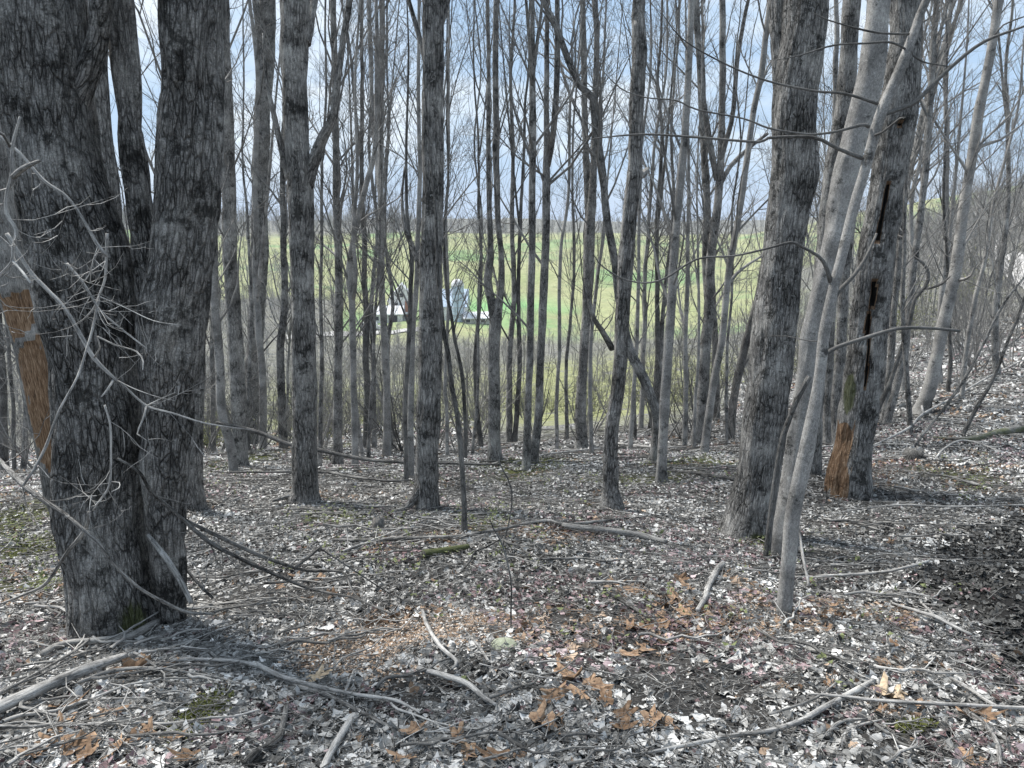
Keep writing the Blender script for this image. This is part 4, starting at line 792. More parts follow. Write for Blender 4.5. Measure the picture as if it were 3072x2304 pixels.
ZN = [(-400, 330, 'bare tree in the dark thicket behind the massive left tree'), (330, 900, 'bare tree in the crowd behind the thick furrowed trunk'), (900, 1300, 'bare tree in the crowd before the farmhouse'), (1300, 1720, 'bare tree on the slope below the silo and green field'),
      (1720, 2200, 'bare tree on the slope behind the knobbly trunk'), (2200, 2650, 'bare tree behind the big right trunks'), (2650, 3600, 'bare tree on the right-hand rise')]
cnt = 0
for tries in range(4000):
    if cnt >= 68: break
    r_ = g.uniform(18, 80) if g.uniform() < .6 else g.uniform(40, 110); th_ = math.radians(g.uniform(-40, 41)); x_, y_ = r_ * math.sin(th_), r_ * math.cos(th_); z_ = float(ground(x_, y_))
    u_ = u_of(x_, y_, z_ + 3)
    if any(a_ < u_ < b_ for a_, b_ in GAPS) and r_ < 200 and g.uniform() < .9: continue
    if 880 < u_ < 2250 and g.uniform() < .45: continue
    if any(math.hypot(x_ - a_, y_ - b_) < 1.5 + r_ * .02 for a_, b_ in placed): continue
    placed.append((x_, y_)); lb = [q[2] for q in ZN if q[0] <= u_ < q[1]]; lb = lb[0] if lb else ZN[0][2]
    lean = .10 if th_ > .2 else .03
    sc_ = g.uniform(.7, 1.05) * (1 if r_ < 70 else .65)
    clone(TPL[cnt % 6], (x_, y_, z_ - .1), g.uniform(0, 6.28), sc_, (g.normal(0, .03), g.normal(lean, .04)), label=('%s %s bare tree %s, %s' % (['grey', 'pale', 'fine-twigged', 'stout', 'slender pale', 'dark-twigged'][cnt % 6], 'tall' if sc_ > .85 else 'shorter', 'on the near slope' if r_ < 27 else 'mid-wood' if r_ < 48 else 'far down the slope', place_words(u_))), cat='tree', group='bare trees in the wood behind the near trunks'); cnt += 1
for o in TPL:
    for c_ in list(o.children): bpy.data.objects.remove(c_)
    bpy.data.objects.remove(o)

# shrubs
def shrub_tpl(k, mt):
    g = np.random.default_rng(900 + k); T = Tubes()
    for i in range(9):
        a_ = g.uniform(0, 6.28); d_ = np.array([math.cos(a_) * .5, math.sin(a_) * .5, 1]); grow(T, np.array([math.cos(a_), math.sin(a_), 0]) * .08, d_, g.uniform(.9, 1.9), .011, 2, g, .2, (5, 4))
    return T.build('brush_shrub', M[mt])
SH = [shrub_tpl(0, 'twig'), shrub_tpl(1, 'darktwig'), shrub_tpl(2, 'twig')]
k = 0
for tries in range(3000):
    if k >= 190: break
    r_ = g.uniform(12, 60); th_ = math.radians(g.uniform(-39, 40)); x_, y_ = r_ * math.sin(th_), r_ * math.cos(th_); z_ = float(ground(x_, y_)); u_ = u_of(x_, y_, z_)
    if 1300 < u_ < 2200 and g.uniform() < .6: continue
    if u_ > 2300 and r_ < 22: continue
    c = SH[k % 3].copy(); COL.objects.link(c); c.location = (x_, y_, z_ - .03); c.rotation_euler = (0, 0, g.uniform(0, 6.28)); s_ = g.uniform(.6, 1.5) * (1 + r_ / 60); c.scale = (s_, s_, s_)
    lb = [q[2] for q in ZN if q[0] <= u_ < q[1]]; lb = '%s leafless shrub %s, %s' % (['grey', 'dark', 'sprawling'][k % 3] if s_ < 1.4 else ['big grey', 'big dark', 'big sprawling'][k % 3], 'near the brow' if r_ < 20 else 'half-way down' if r_ < 38 else 'low in the hollow', place_words(u_))
    tag(c, lb, 'shrub', 'leafless shrubs under the trees'); k += 1
for o in SH: bpy.data.objects.remove(o)
# budding olive-green bushes in the dip
def bud_bush(pb, label, sc, k, group=None):
    gb = np.random.default_rng(41 + k); T = Tubes()
    for i in range(14):
        a_ = gb.uniform(0, 6.28); grow(T, np.zeros(3), (math.cos(a_) * .7, math.sin(a_) * .7, 1), gb.uniform(.8, 1.5), .012, 2, gb, .1, (5, 5))
    rt = empty('budding_bush', pb, label, 'bush', group); bo = T.build('branches', M['darktwig'], rt, (0, 0, 0)); bo.location = (0, 0, 0); bo.scale = (1.3,) * 3
    Vb = gb.normal(0, .62, (2600, 3)); Vb[:, 2] = np.abs(Vb[:, 2]) * 1.1 + .3
    tri = np.repeat(Vb, 3, 0) + gb.normal(0, .022, (7800, 3)); o = mesh('foliage', tri, [np.arange(7800).reshape(-1, 3)], BUD, rt, None, False); o.location = (0, 0, 0)
    rt.scale = (sc, sc, sc); return rt
BUD = flat_mat('bud_green', (.13, .145, .05), (.30, .31, .14), 9)
bud_bush(hit(1655, 1238), 'round budding olive-green bush on the slope right of the close pair of trunks', 1.0, 0)
gq = np.random.default_rng(4); bushes = [(620, 26, .8), (700, 40, 1.3), (960, 34, 1.1), (1120, 48, 1.4), (1400, 40, 1.0), (1560, 55, 1.6), (1760, 36, 1.1), (1930, 46, 1.5), (2060, 30, 1.0), (2160, 58, 1.9), (2430, 45, 1.5), (2560, 70, 2.2), (2700, 62, 1.9), (2860, 80, 2.4), (860, 62, 1.9), (1260, 66, 1.8)]
for k_, (u_, r_, sc_) in enumerate(bushes):
    d_ = ray(u_, 1150); q_ = r_ / math.hypot(d_[0], d_[1]); x_, y_ = d_[0] * q_, d_[1] * q_
    bud_bush((x_, y_, float(ground(x_, y_)) - .05), '%s yellow-green budding bush %s, %s' % (['small', 'rounded', 'spreading'][k_ % 3], 'partway down the slope' if r_ < 50 else 'far down in the hollow', place_words(u_)), sc_, k_ + 1, 'budding bushes in the hollow')

# far woods as masses (ridge, right hillside, valley thicket)
def lite(k, n1=26):
    g = np.random.default_rng(1500 + k); T = Tubes(); T.add(np.array([[0, 0, 0], [.1, 0, 4], [g.normal(0, .3), g.normal(0, .3), 11.]]), [.16, .12, .03], 3)
    for i in range(n1):
        z_ = g.uniform(2.5, 10); a_ = g.uniform(0, 6.28); L_ = g.uniform(1.4, 3.6) * (1.2 - z_ / 14); d_ = np.array([math.cos(a_), math.sin(a_), g.uniform(.6, 1.6)]); d_ = unit(d_); p0 = np.array([0, 0, z_])
        T.add(np.array([p0, p0 + d_ * L_ * .5, p0 + d_ * L_ + [0, 0, .3]]), [.05, .035, .012], 3)
        for q in range(3):
            p1 = p0 + d_ * L_ * g.uniform(.3, .9); d2 = unit(d_ + g.normal(0, .5, 3)); T.add(np.array([p1, p1 + d2 * L_ * .3, p1 + d2 * L_ * .6 + [0, 0, .1]]), [.03, .02, .008], 3)
    return T.arrays()
LT_ = [lite(k) for k in range(5)]
def wood(name, pos, label, material, cat='woodland'):
    Vs, Qs, Bs, off = [], [], [], 0; g = np.random.default_rng(len(pos))
    for i, (x_, y_, s_) in enumerate(pos):
        v, q, b_ = LT_[i % 5]; a_ = g.uniform(0, 6.28); c_, s2 = math.cos(a_), math.sin(a_)
        w = np.stack([v[:, 0] * c_ - v[:, 1] * s2, v[:, 0] * s2 + v[:, 1] * c_, v[:, 2]], -1) * np.array([s_ * 1.1, s_ * 1.1, s_]) + [x_, y_, float(ground(x_, y_)) - .2]
        Vs.append(w); Qs.append(q + off); Bs.append(b_ + [i, 0, 0]); off += len(v)
    o = mesh(name, np.concatenate(Vs), [np.concatenate(Qs)], material, None, {'bk': np.concatenate(Bs)}, True); tag(o, label, cat, kind='stuff'); return o
def ring(n_, r0, r1, a0, a1, s0, s1, cond=None):
    o = []
    while len(o) < n_:
        r_ = math.sqrt(g.uniform(r0 * r0, r1 * r1)); t_ = math.radians(g.uniform(a0, a1)); x_, y_ = r_ * math.sin(t_), r_ * math.cos(t_)
        if cond is None or cond(r_, math.degrees(t_)): o.append((x_, y_, g.uniform(s0, s1)))
    return o
wood('ridge_woodland', ring(700, 575, 700, -40, 42, .9, 1.35) + ring(420, 520, 700, -40, -7, 1.2, 1.9), 'grey-brown line of woods along the far ridge beyond the field', M['farwood'])
wood('hillside_woodland', ring(620, 75, 300, 24, 44, .7, 1.15, lambda r, t: r < 170 or t > 27) + ring(160, 150, 330, -42, -15, .8, 1.2), 'grey leafless woods massed on the hill at the right', M['farwood'])
hedge = []
for (r_a, a_a, a_b, n_) in ((330, 2, 30, 60), (395, -30, -2, 50), (455, -8, 20, 60), (265, 10, 24, 30), (520, -20, 12, 60), (235, -22, -12, 30)):
    for t_ in np.linspace(a_a, a_b, n_): hedge.append(((r_a + g.normal(0, 5)) * math.sin(math.radians(t_)), (r_a + g.normal(0, 5)) * math.cos(math.radians(t_)), g.uniform(.5, 1.0)))
wood('hedgerows', hedge, 'thin leafless hedgerow lines dividing the far yellow-green fields', M['twig'], 'hedgerow')
wood('valley_thicket', ring(520, 85, 172, -38, 24, .38, .62, lambda r, t: not (r > 150 and -7 < t < 1) and not (1 < t < 17 and g.uniform() < .65)), 'grey brushy thicket filling the valley below the farm', M['farwood'], 'thicket')

# ------------------------------------------------------------------ farm
def box(V, F, x0, x1, y0, y1, z0, z1):
    o = len(V); V += [(x0, y0, z0), (x1, y0, z0), (x1, y1, z0), (x0, y1, z0), (x0, y0, z1), (x1, y0, z1), (x1, y1, z1), (x0, y1, z1)]
    F += [(o, o + 1, o + 5, o + 4), (o + 1, o + 2, o + 6, o + 5), (o + 2, o + 3, o + 7, o + 6), (o + 3, o, o + 4, o + 7), (o + 4, o + 5, o + 6, o + 7), (o + 3, o + 2, o + 1, o)]
def bobj(name, V, F, material, parent):
    me = bpy.data.meshes.new(name); me.from_pydata(V, [], F); me.materials.append(material); o = bpy.data.objects.new(name, me); COL.objects.link(o); o.parent = parent; return o
def siding(name, c, stripe=True):
    m, n, l, b = mat(name); t = n.new('ShaderNodeTexCoord'); w = n.new('ShaderNodeTexWave'); w.bands_direction = 'Z'; w.inputs['Scale'].default_value = 1.6; w.inputs['Distortion'].default_value = .3; l.new(t.outputs['Object'], w.inputs[0])
    q = noise(n, l, t.outputs['Object'], 1.3, 6, .7); r = ramp(n, [(.3, tuple(x * .72 for x in c)), (.7, c)]); l.new(q.outputs[0], r.inputs[0]); l.new(r.outputs[0], b.inputs['Base Color']); bump(n, l, b, w.outputs[0], .4, .05); return m
white = siding('white_siding', (.80, .80, .79)); paleblue = siding('pale_blue_metal', (.55, .66, .80)); roofm = siding('grey_roof', (.46, .46, .48)); brickm = siding('red_brick', (.42, .20, .13)); glassm = siding('dark_window', (.05, .05, .06)); roofw = siding('white_roof', (.72, .73, .75))
def gable(parent, w, d, h, rh, wall, roof, wins, off=(0, 0, 0), ov=.4, axis='x'):
    """walls w (x) by d (y); ridge along x or y"""
    ox, oy, oz = off; V, F = [], []
    if axis == 'y':
        x0, x1, y0, y1 = ox - w / 2, ox + w / 2, oy - d / 2, oy + d / 2
        V = [(x0, y0, oz), (x1, y0, oz), (x1, y1, oz), (x0, y1, oz), (x0, y0, oz + h), (x1, y0, oz + h), (x1, y1, oz + h), (x0, y1, oz + h), (ox, y0, oz + h + rh), (ox, y1, oz + h + rh)]
        F = [(0, 1, 5, 8, 4), (1, 2, 6, 5), (2, 3, 7, 9, 6), (3, 0, 4, 7)]
        bobj('wall', V, F, wall, parent); V, F = [], []
        s_ = rh / (w / 2)
        for sx in (-1, 1):
            o = len(V); e = ox + sx * (w / 2 + ov); ze = oz + h - ov * s_
            for zz in (.06, .28): V += [(e, y0 - ov, ze + zz), (ox, y0 - ov, oz + h + rh + zz), (ox, y1 + ov, oz + h + rh + zz), (e, y1 + ov, ze + zz)]
            F += [(o, o + 1, o + 2, o + 3), (o + 4, o + 5, o + 6, o + 7), (o, o + 1, o + 5, o + 4), (o + 1, o + 2, o + 6, o + 5), (o + 2, o + 3, o + 7, o + 6), (o + 3, o, o + 4, o + 7)]
        bobj('roof', V, F, roof, parent)
    else:
        x0, x1, y0, y1 = ox - w / 2, ox + w / 2, oy - d / 2, oy + d / 2
        V = [(x0, y0, oz), (x1, y0, oz), (x1, y1, oz), (x0, y1, oz), (x0, y0, oz + h), (x1, y0, oz + h), (x1, y1, oz + h), (x0, y1, oz + h), (x0, oy, oz + h + rh), (x1, oy, oz + h + rh)]
        F = [(0, 1, 5, 4), (1, 2, 6, 9, 5), (2, 3, 7, 6), (3, 0, 4, 8, 7)]
        bobj('wall', V, F, wall, parent); V, F = [], []
        s_ = rh / (d / 2)
        for sy in (-1, 1):
            o = len(V); e = oy + sy * (d / 2 + ov); ze = oz + h - ov * s_
            for zz in (.06, .28): V += [(x0 - ov, e, ze + zz), (x0 - ov, oy, oz + h + rh + zz), (x1 + ov, oy, oz + h + rh + zz), (x1 + ov, e, ze + zz)]
            F += [(o, o + 1, o + 2, o + 3), (o + 4, o + 5, o + 6, o + 7), (o, o + 1, o + 5, o + 4), (o + 1, o + 2, o + 6, o + 5), (o + 2, o + 3, o + 7, o + 6), (o + 3, o, o + 4, o + 7)]
        bobj('roof', V, F, roof, parent)
    for (wx, wz, ww, wh) in wins:
        V, F = [], []; box(V, F, ox + wx - ww / 2, ox + wx + ww / 2, oy - d / 2 - .06, oy - d / 2 + .05, oz + wz, oz + wz + wh); wi = bobj('window', V, F, glassm, parent)
        V, F = [], []
        for a_ in ((wx - ww / 2 - .12, wx - ww / 2), (wx + ww / 2, wx + ww / 2 + .12)): box(V, F, ox + a_[0], ox + a_[1], oy - d / 2 - .1, oy - d / 2 - .01, oz + wz - .1, oz + wz + wh + .1)
        bobj('frame', V, F, white, wi)
DF = 215.0
def farm_root(name, u, v, label, cat, rz=0):
    p = at(u, v, DF); z_ = float(ground(p[0], p[1])); o = empty(name, (p[0], p[1], z_ - .3), label, cat); o.rotation_euler = (0, 0, rz); return o
m_px = 1 / (FPX / (DF * CP))
h1 = farm_root('farmhouse', 1208, 968, 'white gabled farmhouse with dark windows and a brick front patch behind the central trunk', 'house', .12)
gable(h1, 7.2, 9, 6.2, 4.2, white, roofw, [(-1.6, 4.0, 1.1, 1.5), (1.7, 4.0, 1.1, 1.5), (-1.6, 1.2, 1.1, 1.5), (0, 7.0, .9, 1.1)], axis='y')
V, F = [], []; box(V, F, .9, 3.3, -4.75, -4.5, 1.4, 6.0); bobj('brick_panel', V, F, brickm, h1)
V, F = [], []; box(V, F, -4.6, 3.8, -7.4, -4.6, 2.6, 2.95); bobj('porch_roof', V, F, roofw, h1)
V, F = [], []
for a_ in (-4.4, -1.8, .8, 3.4): box(V, F, a_ - .1, a_ + .1, -7.3, -7.1, 0, 2.6)
bobj('porch_posts', V, F, white, h1)
h2 = farm_root('house_wing', 1345, 950, 'pale blue-roofed house wing between the central trunk and the silo', 'house', -.05)
gable(h2, 11, 8, 4.4, 4.2, white, paleblue, [(-3.0, 2.8, 1.0, 1.2), (-1.2, 2.8, 1.0, 1.2), (.6, 2.8, 1.0, 1.2), (-3.0, .7, 1.0, 1.4), (-1.2, .5, 1.0, 1.8), (.6, .7, .9, 1.4)])
DF = 208.0; sl = farm_root('silo', 1374, 952, 'tall pale blue silo with a domed top right of the house', 'silo')
q = np.linspace(0, 1, 9); prof = [(1.7, 0), (1.7, 10.0)] + [(1.7 * math.cos(a_ * math.pi / 2), 9.6 + 2.1 * math.sin(a_ * math.pi / 2)) for a_ in q[1:]]
def lathe(name, prof, material, parent, sd=28):
    V, F = [], []
    for r_, z_ in prof:
        for k_ in range(sd): a_ = k_ * 2 * math.pi / sd; V.append((max(r_, .01) * math.cos(a_), max(r_, .01) * math.sin(a_), z_))
    for i_ in range(len(prof) - 1):
        for k_ in range(sd): F.append((i_ * sd + k_, i_ * sd + (k_ + 1) % sd, (i_ + 1) * sd + (k_ + 1) % sd, (i_ + 1) * sd + k_))
    o = bobj(name, V, F, material, parent)
    return o
lathe('body', prof[:2], paleblue, sl); lathe('dome', [(1.82, 9.9), (1.82, 10.1)] + [(1.75 * math.cos(a_ * math.pi / 2), 10.12 + 1.7 * math.sin(a_ * math.pi / 2)) for a_ in q], roofw, sl)
for z_ in (2, 4, 6, 8): lathe('hoop', [(1.71, z_), (1.77, z_), (1.77, z_ + .15), (1.71, z_ + .15)], roofm, sl)
sh = farm_root('low_shed', 1430, 948, 'long low shed with a white roof right of the silo', 'shed', .1)
gable(sh, 7.0, 6, 1.5, 1.3, siding('grey_boards', (.45, .45, .44)), roofw, [(-2.5, .5, 1.2, .8), (1.5, .5, 1.2, .8)])
gr = farm_root('garage', 1160, 992, 'low white garage left of the gabled farmhouse', 'garage', .1)
gable(gr, 9, 6, 2.6, 1.8, white, roofw, [(2.0, .3, 2.4, 2.0), (-2.4, 1.0, 1.2, 1.0)])
# parked vans as low white vehicles by the track
def van(u, v, label, rz):
    p = hit(u, v); o = empty('parked_van', p, label, 'van', None); o.rotation_euler = (0, 0, rz)
    prof_ = [(-2.5, .45), (2.5, .45), (2.55, 1.1), (1.9, 1.35), (1.35, 2.15), (-2.35, 2.2), (-2.5, 1.2)]
    n_ = len(prof_); V = [(x_, -.95, z_) for x_, z_ in prof_] + [(x_, .95, z_) for x_, z_ in prof_]; F = [tuple(range(n_)), tuple(range(2 * n_ - 1, n_ - 1, -1))] + [(i_, i_ + n_, (i_ + 1) % n_ + n_, (i_ + 1) % n_) for i_ in range(n_)]
    bobj('body', V, F, white, o)
    for wx in (-1.6, 1.6):
        for sy in (-.98, .98):
            V = [(0, 0, 0)] + [(wx + .36 * math.cos(a_), sy + dy, .36 + .36 * math.sin(a_)) for dy in (-.1, .1) for a_ in np.arange(14) * 2 * math.pi / 14]
            F = [tuple(range(1, 15)), tuple(range(28, 14, -1))] + [(1 + i_, 1 + (i_ + 1) % 14, 15 + (i_ + 1) % 14, 15 + i_) for i_ in range(14)]
            bobj('wheel', V, F, glassm, o)
    V, F = [], []; box(V, F, -1.9, 1.0, -.98, -.93, 1.3, 1.95); bobj('side_window', V, F, glassm, o)
van(1112, 992, 'white van parked by the track left of the farmhouse', .1)

# ------------------------------------------------------------------ fallen branches and sticks
def stick(name, label, pts, bk='dead', lift=0.0, cat='branch', forks=(), heights=None, D=None, sides=10, msk=0, group=None, rough=.12):
    """pts (u,v,width px) lying on the ground; heights: metres above the ground at each point"""
    arr = []; rad = []; g = np.random.default_rng(abs(hash(name + label)) % 1000 if False else sum(map(ord, label)))
    for k_, (u, v, w) in enumerate(pts):
        if D is not None: d_ = D if not hasattr(D, '__len__') else D[k_]; p = at(u, v, d_)
        else: p = hit(u, v)
        r_ = float(px_radius(w * (.78 if D is not None else .9), p))
        if D is None: p = p + np.array([0, 0, r_ * .8 + lift + .024])
        arr.append(p); rad.append(r_)
    P = np.array(arr); R = np.array(rad); loc = tuple(float(q_) for q_ in P[0]); root = empty(name, loc, label, cat, group)
    fn = (lambda a, z, R_, P_: (0 * R_, 0 * R_ + msk * np.clip(vnoise(np.stack([a, z * 3, z * 0], -1), 5) * 2, 0, 1))) if msk else None
    trunk_mesh('stem', P, R, M[bk], root, sides, max(.02, R.mean() * .8), rough, 0, 20, 0, 5, fn, int(g.integers(99)), True, 0)
    for fpts in forks:
        A_ = []; B_ = []
        for k_, q_ in enumerate(fpts):
            if D is not None: dd_ = D if not hasattr(D, '__len__') else D[min(k_, len(D) - 1)]; p = at(q_[0], q_[1], dd_ - .05 * k_)
            else:
                p = hit(q_[0], q_[1]); p = p + np.array([0, 0, float(px_radius(q_[2], p)) * .8 + lift + .024])
            A_.append(p); B_.append(float(px_radius(q_[2], p)))
        trunk_mesh('side_twig', np.array(A_), np.array(B_), M[bk], root, 7, .03, rough, 0, 20, 0, 5, None, 3, True, 0)
    if D is not None and name in ('hanging_branch', 'forked_dead_branch', 'forked_branch'):
        T = Tubes(); crown_on(T, P, R, g, 7, .1, .95, (.12, .5), 1, ang=(.4, 1.2), rmul=.35, sub=(2, 2)); T.build('twigs', M['dead' if bk == 'dead' else 'greydead'], root, loc)
    return root
ST = 'fallen_branch'
stick('fallen_log', 'thick pale barkless log lying low at the lower left edge', [(-60, 2200, 40), (0, 2168, 42), (231, 2060, 36), (380, 2000, 24)], 'dead', lift=.02, cat='log', sides=20)
stick('fallen_log', 'dark log with a broken end under the front of the massive tree', [(130, 1985, 24), (199, 1953, 24), (370, 1935, 24), (450, 1900, 26), (515, 1858, 20)], 'greydead', cat='log', sides=18)
stick(ST, 'long bent branch running in along the left foreground', [(0, 2120, 9), (120, 2050, 9), (240, 1975, 9), (330, 1900, 8), (420, 1840, 7), (520, 1790, 5)], 'greydead', lift=.03)
stick(ST, 'dark stick rising right from the lower left corner', [(0, 2215, 14), (90, 2213, 12), (200, 2205, 10), (325, 2212, 8)], 'greydead', lift=.02)
stick(ST, 'thin dark stick above the lower left leaf pile', [(240, 2085, 14), (330, 2052, 13), (450, 2040, 11), (620, 2060, 8), (760, 2095, 5)], 'greydead', lift=.03)
stick(ST, 'grey branch running right from the big tan oak leaf', [(510, 2010, 13), (620, 2008, 13), (720, 2015, 14), (790, 2030, 15)], 'dead', lift=.02)
stick(ST, 'long forked branch on the ground left of centre', [(768, 2022, 17), (870, 2068, 15), (1046, 2110, 12), (1185, 2133, 10), (1259, 2170, 6)], 'dead', lift=.02)
stick(ST, 'lower twin of the long forked branch, left of centre', [(828, 2045, 15), (900, 2080, 15), (976, 2101, 15), (1064, 2147, 14), (1120, 2175, 12), (1175, 2203, 7)], 'greydead')
stick(ST, 'pale knotty stick curving down beside the brown wood chips', [(1268, 1855, 10), (1282, 1902, 13), (1320, 1965, 13), (1370, 2013, 12), (1355, 2035, 8)], 'dead', lift=.02)
stick(ST, 'pale thick arched stick at the centre foreground', [(1254, 2029, 16), (1347, 2059, 20), (1407, 2082, 20), (1449, 2119, 17), (1490, 2142, 10)], 'dead', lift=.01, sides=16)
stick(ST, 'slim pale stick right of the brown wood chips', [(1384, 1888, 5), (1410, 1925, 8), (1435, 1953, 9), (1469, 2006, 8)], 'dead')
stick(ST, 'short thick stick with a pale broken end at the bottom', [(1066, 2172, 26), (1030, 2220, 24), (986, 2300, 24), (970, 2340, 24)], 'dead', sides=18)
stick(ST, 'short slim upright-looking stick below the brown wood chips', [(1064, 2027, 8), (1045, 2070, 10), (1032, 2105, 10)], 'dead')
stick('fallen_log', 'dark curved log at the bottom left of centre', [(740, 2320, 30), (768, 2290, 30), (833, 2249, 28), (850, 2200, 22), (861, 2142, 18)], 'dark', cat='log', sides=18)
stick('fallen_log', 'thin grey log lying across the middle litter', [(990, 1630, 8), (1100, 1633, 12), (1194, 1629, 13), (1370, 1622, 13), (1476, 1605, 12), (1600, 1580, 10), (1700, 1572, 8)], 'greydead', cat='log')
stick('fallen_log', 'stout split log lying right of the mossy chunk', [(1690, 1590, 18), (1712, 1596, 20), (1832, 1610, 24), (1920, 1622, 22), (1999, 1640, 16)], 'greydead', cat='log', sides=16)
stick(ST, 'branch lying above the stout split log', [(1560, 1588, 9), (1640, 1578, 12), (1700, 1590, 12), (1800, 1578, 10), (1940, 1562, 7)], 'greydead', lift=.01)
stick(ST, 'short dark stick pointing at the orange leaf scatter', [(1814, 1791, 14), (1860, 1814, 16), (1905, 1842, 13), (1943, 1869, 8)], 'dark')
stick(ST, 'thick curved stick below the big scaly trunk', [(2168, 1708, 18), (2152, 1725, 20), (2124, 1777, 19), (2115, 1810, 17), (2092, 1848, 15)], 'dead', sides=16)
stick(ST, 'long thick crooked stick crossing the lower right litter', [(1880, 2282, 7), (1930, 2281, 9), (2092, 2249, 13), (2207, 2226, 15), (2304, 2215, 17), (2400, 2185, 19), (2466, 2147, 20), (2563, 2096, 20), (2619, 2059, 14)], 'dead', sides=16)
stick(ST, 'straight horizontal stick reaching the right edge', [(2420, 2110, 7), (2520, 2122, 12), (2628, 2133, 13), (2860, 2147, 14), (3072, 2156, 13), (3200, 2160, 12)], 'dead', lift=.02)
stick(ST, 'thin stick just above the long crooked one', [(2304, 2175, 8), (2370, 2155, 9), (2443, 2124, 8), (2490, 2090, 6), (2521, 2059, 4)], 'greydead', lift=.02)
stick(ST, 'pale bare stick pointing right, below the hollow tree', [(2420, 1760, 5), (2466, 1751, 9), (2628, 1740, 10), (2707, 1726, 10), (2767, 1710, 9), (2785, 1700, 6)], 'dead', lift=.02)
stick(ST, 'pale broken stick at the border of the dark damp hollow', [(2674, 1832, 7), (2767, 1865, 12), (2800, 1875, 13), (2860, 1906, 12), (2911, 1930, 9)], 'dead', lift=.02, forks=[[(2800, 1875, 9), (2780, 1850, 8), (2765, 1835, 6)]])  # the hollow is the darker patch of litter, DARK_PATCH
stick(ST, 'stick leading down right near the lower right corner', [(2850, 2059, 10), (2906, 2092, 14), (2966, 2133, 13), (3000, 2150, 8)], 'dead', lift=.01)
stick(ST, 'curved thick stick in the lower right corner', [(2860, 2130, 12), (2897, 2156, 16), (2940, 2185, 17), (2971, 2221, 16), (2990, 2260, 15), (2999, 2320, 14)], 'greydead', sides=14)
stick(ST, 'short forked stick under the crooked stick', [(2480, 2230, 14), (2500, 2200, 13), (2540, 2180, 11), (2600, 2178, 8)], 'greydead', forks=[[(2530, 2215, 9), (2590, 2190, 8), (2690, 2165, 4)]])
stick(ST, 'pale stick propped beside the slender sapling foot', [(2397, 1578, 8), (2402, 1620, 9), (2410, 1675, 11), (2427, 1758, 9)], 'dead', D=[4.9, 4.85, 4.75, 4.58])
stick('fallen_log', 'mossy fallen log entering from the right edge', [(2799, 1319, 6), (2911, 1328, 18), (3000, 1312, 26), (3072, 1300, 30), (3200, 1280, 30)], 'greydead', cat='log', msk=-.7, sides=16)
stick(ST, 'pale forked branch lying on the slope right of the hollow tree', [(2610, 1368, 5), (2721, 1312, 8), (2767, 1266, 8), (2860, 1212, 7), (2960, 1150, 6), (3072, 1092, 4)], 'dead', lift=.10, forks=[[(2767, 1266, 7), (2764, 1235, 7), (2775, 1210, 6), (2790, 1192, 5)]])
stick(ST, 'crooked pale branch below the mossy log', [(2800, 1400, 5), (2830, 1365, 6), (2880, 1340, 6), (2940, 1350, 5), (3000, 1375, 3)], 'dead', lift=.05)
stick(ST, 'grey sticks end lying before the slope log', [(2870, 1450, 10), (2920, 1460, 9), (2975, 1478, 6)], 'dead')
stick(ST, 'long straight pale twig across the grey slope at right', [(2480, 1560, 3), (2560, 1545, 5), (2700, 1530, 6), (2850, 1535, 6), (3072, 1530, 5)], 'dead', lift=.02)
stick(ST, 'thin forked twig right of the propped pale stick', [(2470, 1570, 4), (2540, 1585, 7), (2575, 1588, 8), (2640, 1608, 6)], 'dead', lift=.02)
stick('fallen_log', 'long slim fallen trunk stretched across the brow behind the near trees', [(650, 1268, 12), (768, 1295, 16), (870, 1333, 16), (950, 1349, 16), (1090, 1377, 15), (1200, 1386, 13), (1320, 1389, 11), (1500, 1394, 8)], 'dark', D=[10.9, 10.8, 10.6, 10.5, 10.35, 10.25, 10.2, 10.1], cat='log')
stick(ST, 'long dark stick on the ground left of the farmhouse trunk', [(690, 1432, 6), (953, 1430, 9), (1050, 1445, 9), (1162, 1458, 8), (1230, 1455, 4)], 'dark', lift=.03)
stick(ST, 'dark stick on the ground right of the smooth pale trunk', [(2004, 1423, 8), (2080, 1430, 12), (2150, 1442, 13), (2203, 1450, 12)], 'dark', lift=.01)
stick(ST, 'pale stick lying behind the knobbly trunk', [(1760, 1345, 4), (1850, 1340, 8), (1960, 1352, 8), (2060, 1350, 4)], 'dead', lift=.02)
stick(ST, 'thin long branch behind the smooth pale trunk foot', [(1540, 1400, 4), (1640, 1375, 6), (1740, 1362, 6), (1850, 1345, 5), (1960, 1290, 3)], 'dead', lift=.03)
stick('mossy_chunk', 'short mossy chunk of rotten wood near the crossing logs', [(1272, 1682, 30), (1330, 1670, 24), (1405, 1655, 18)], 'dark', cat='log', msk=-.8, sides=16)
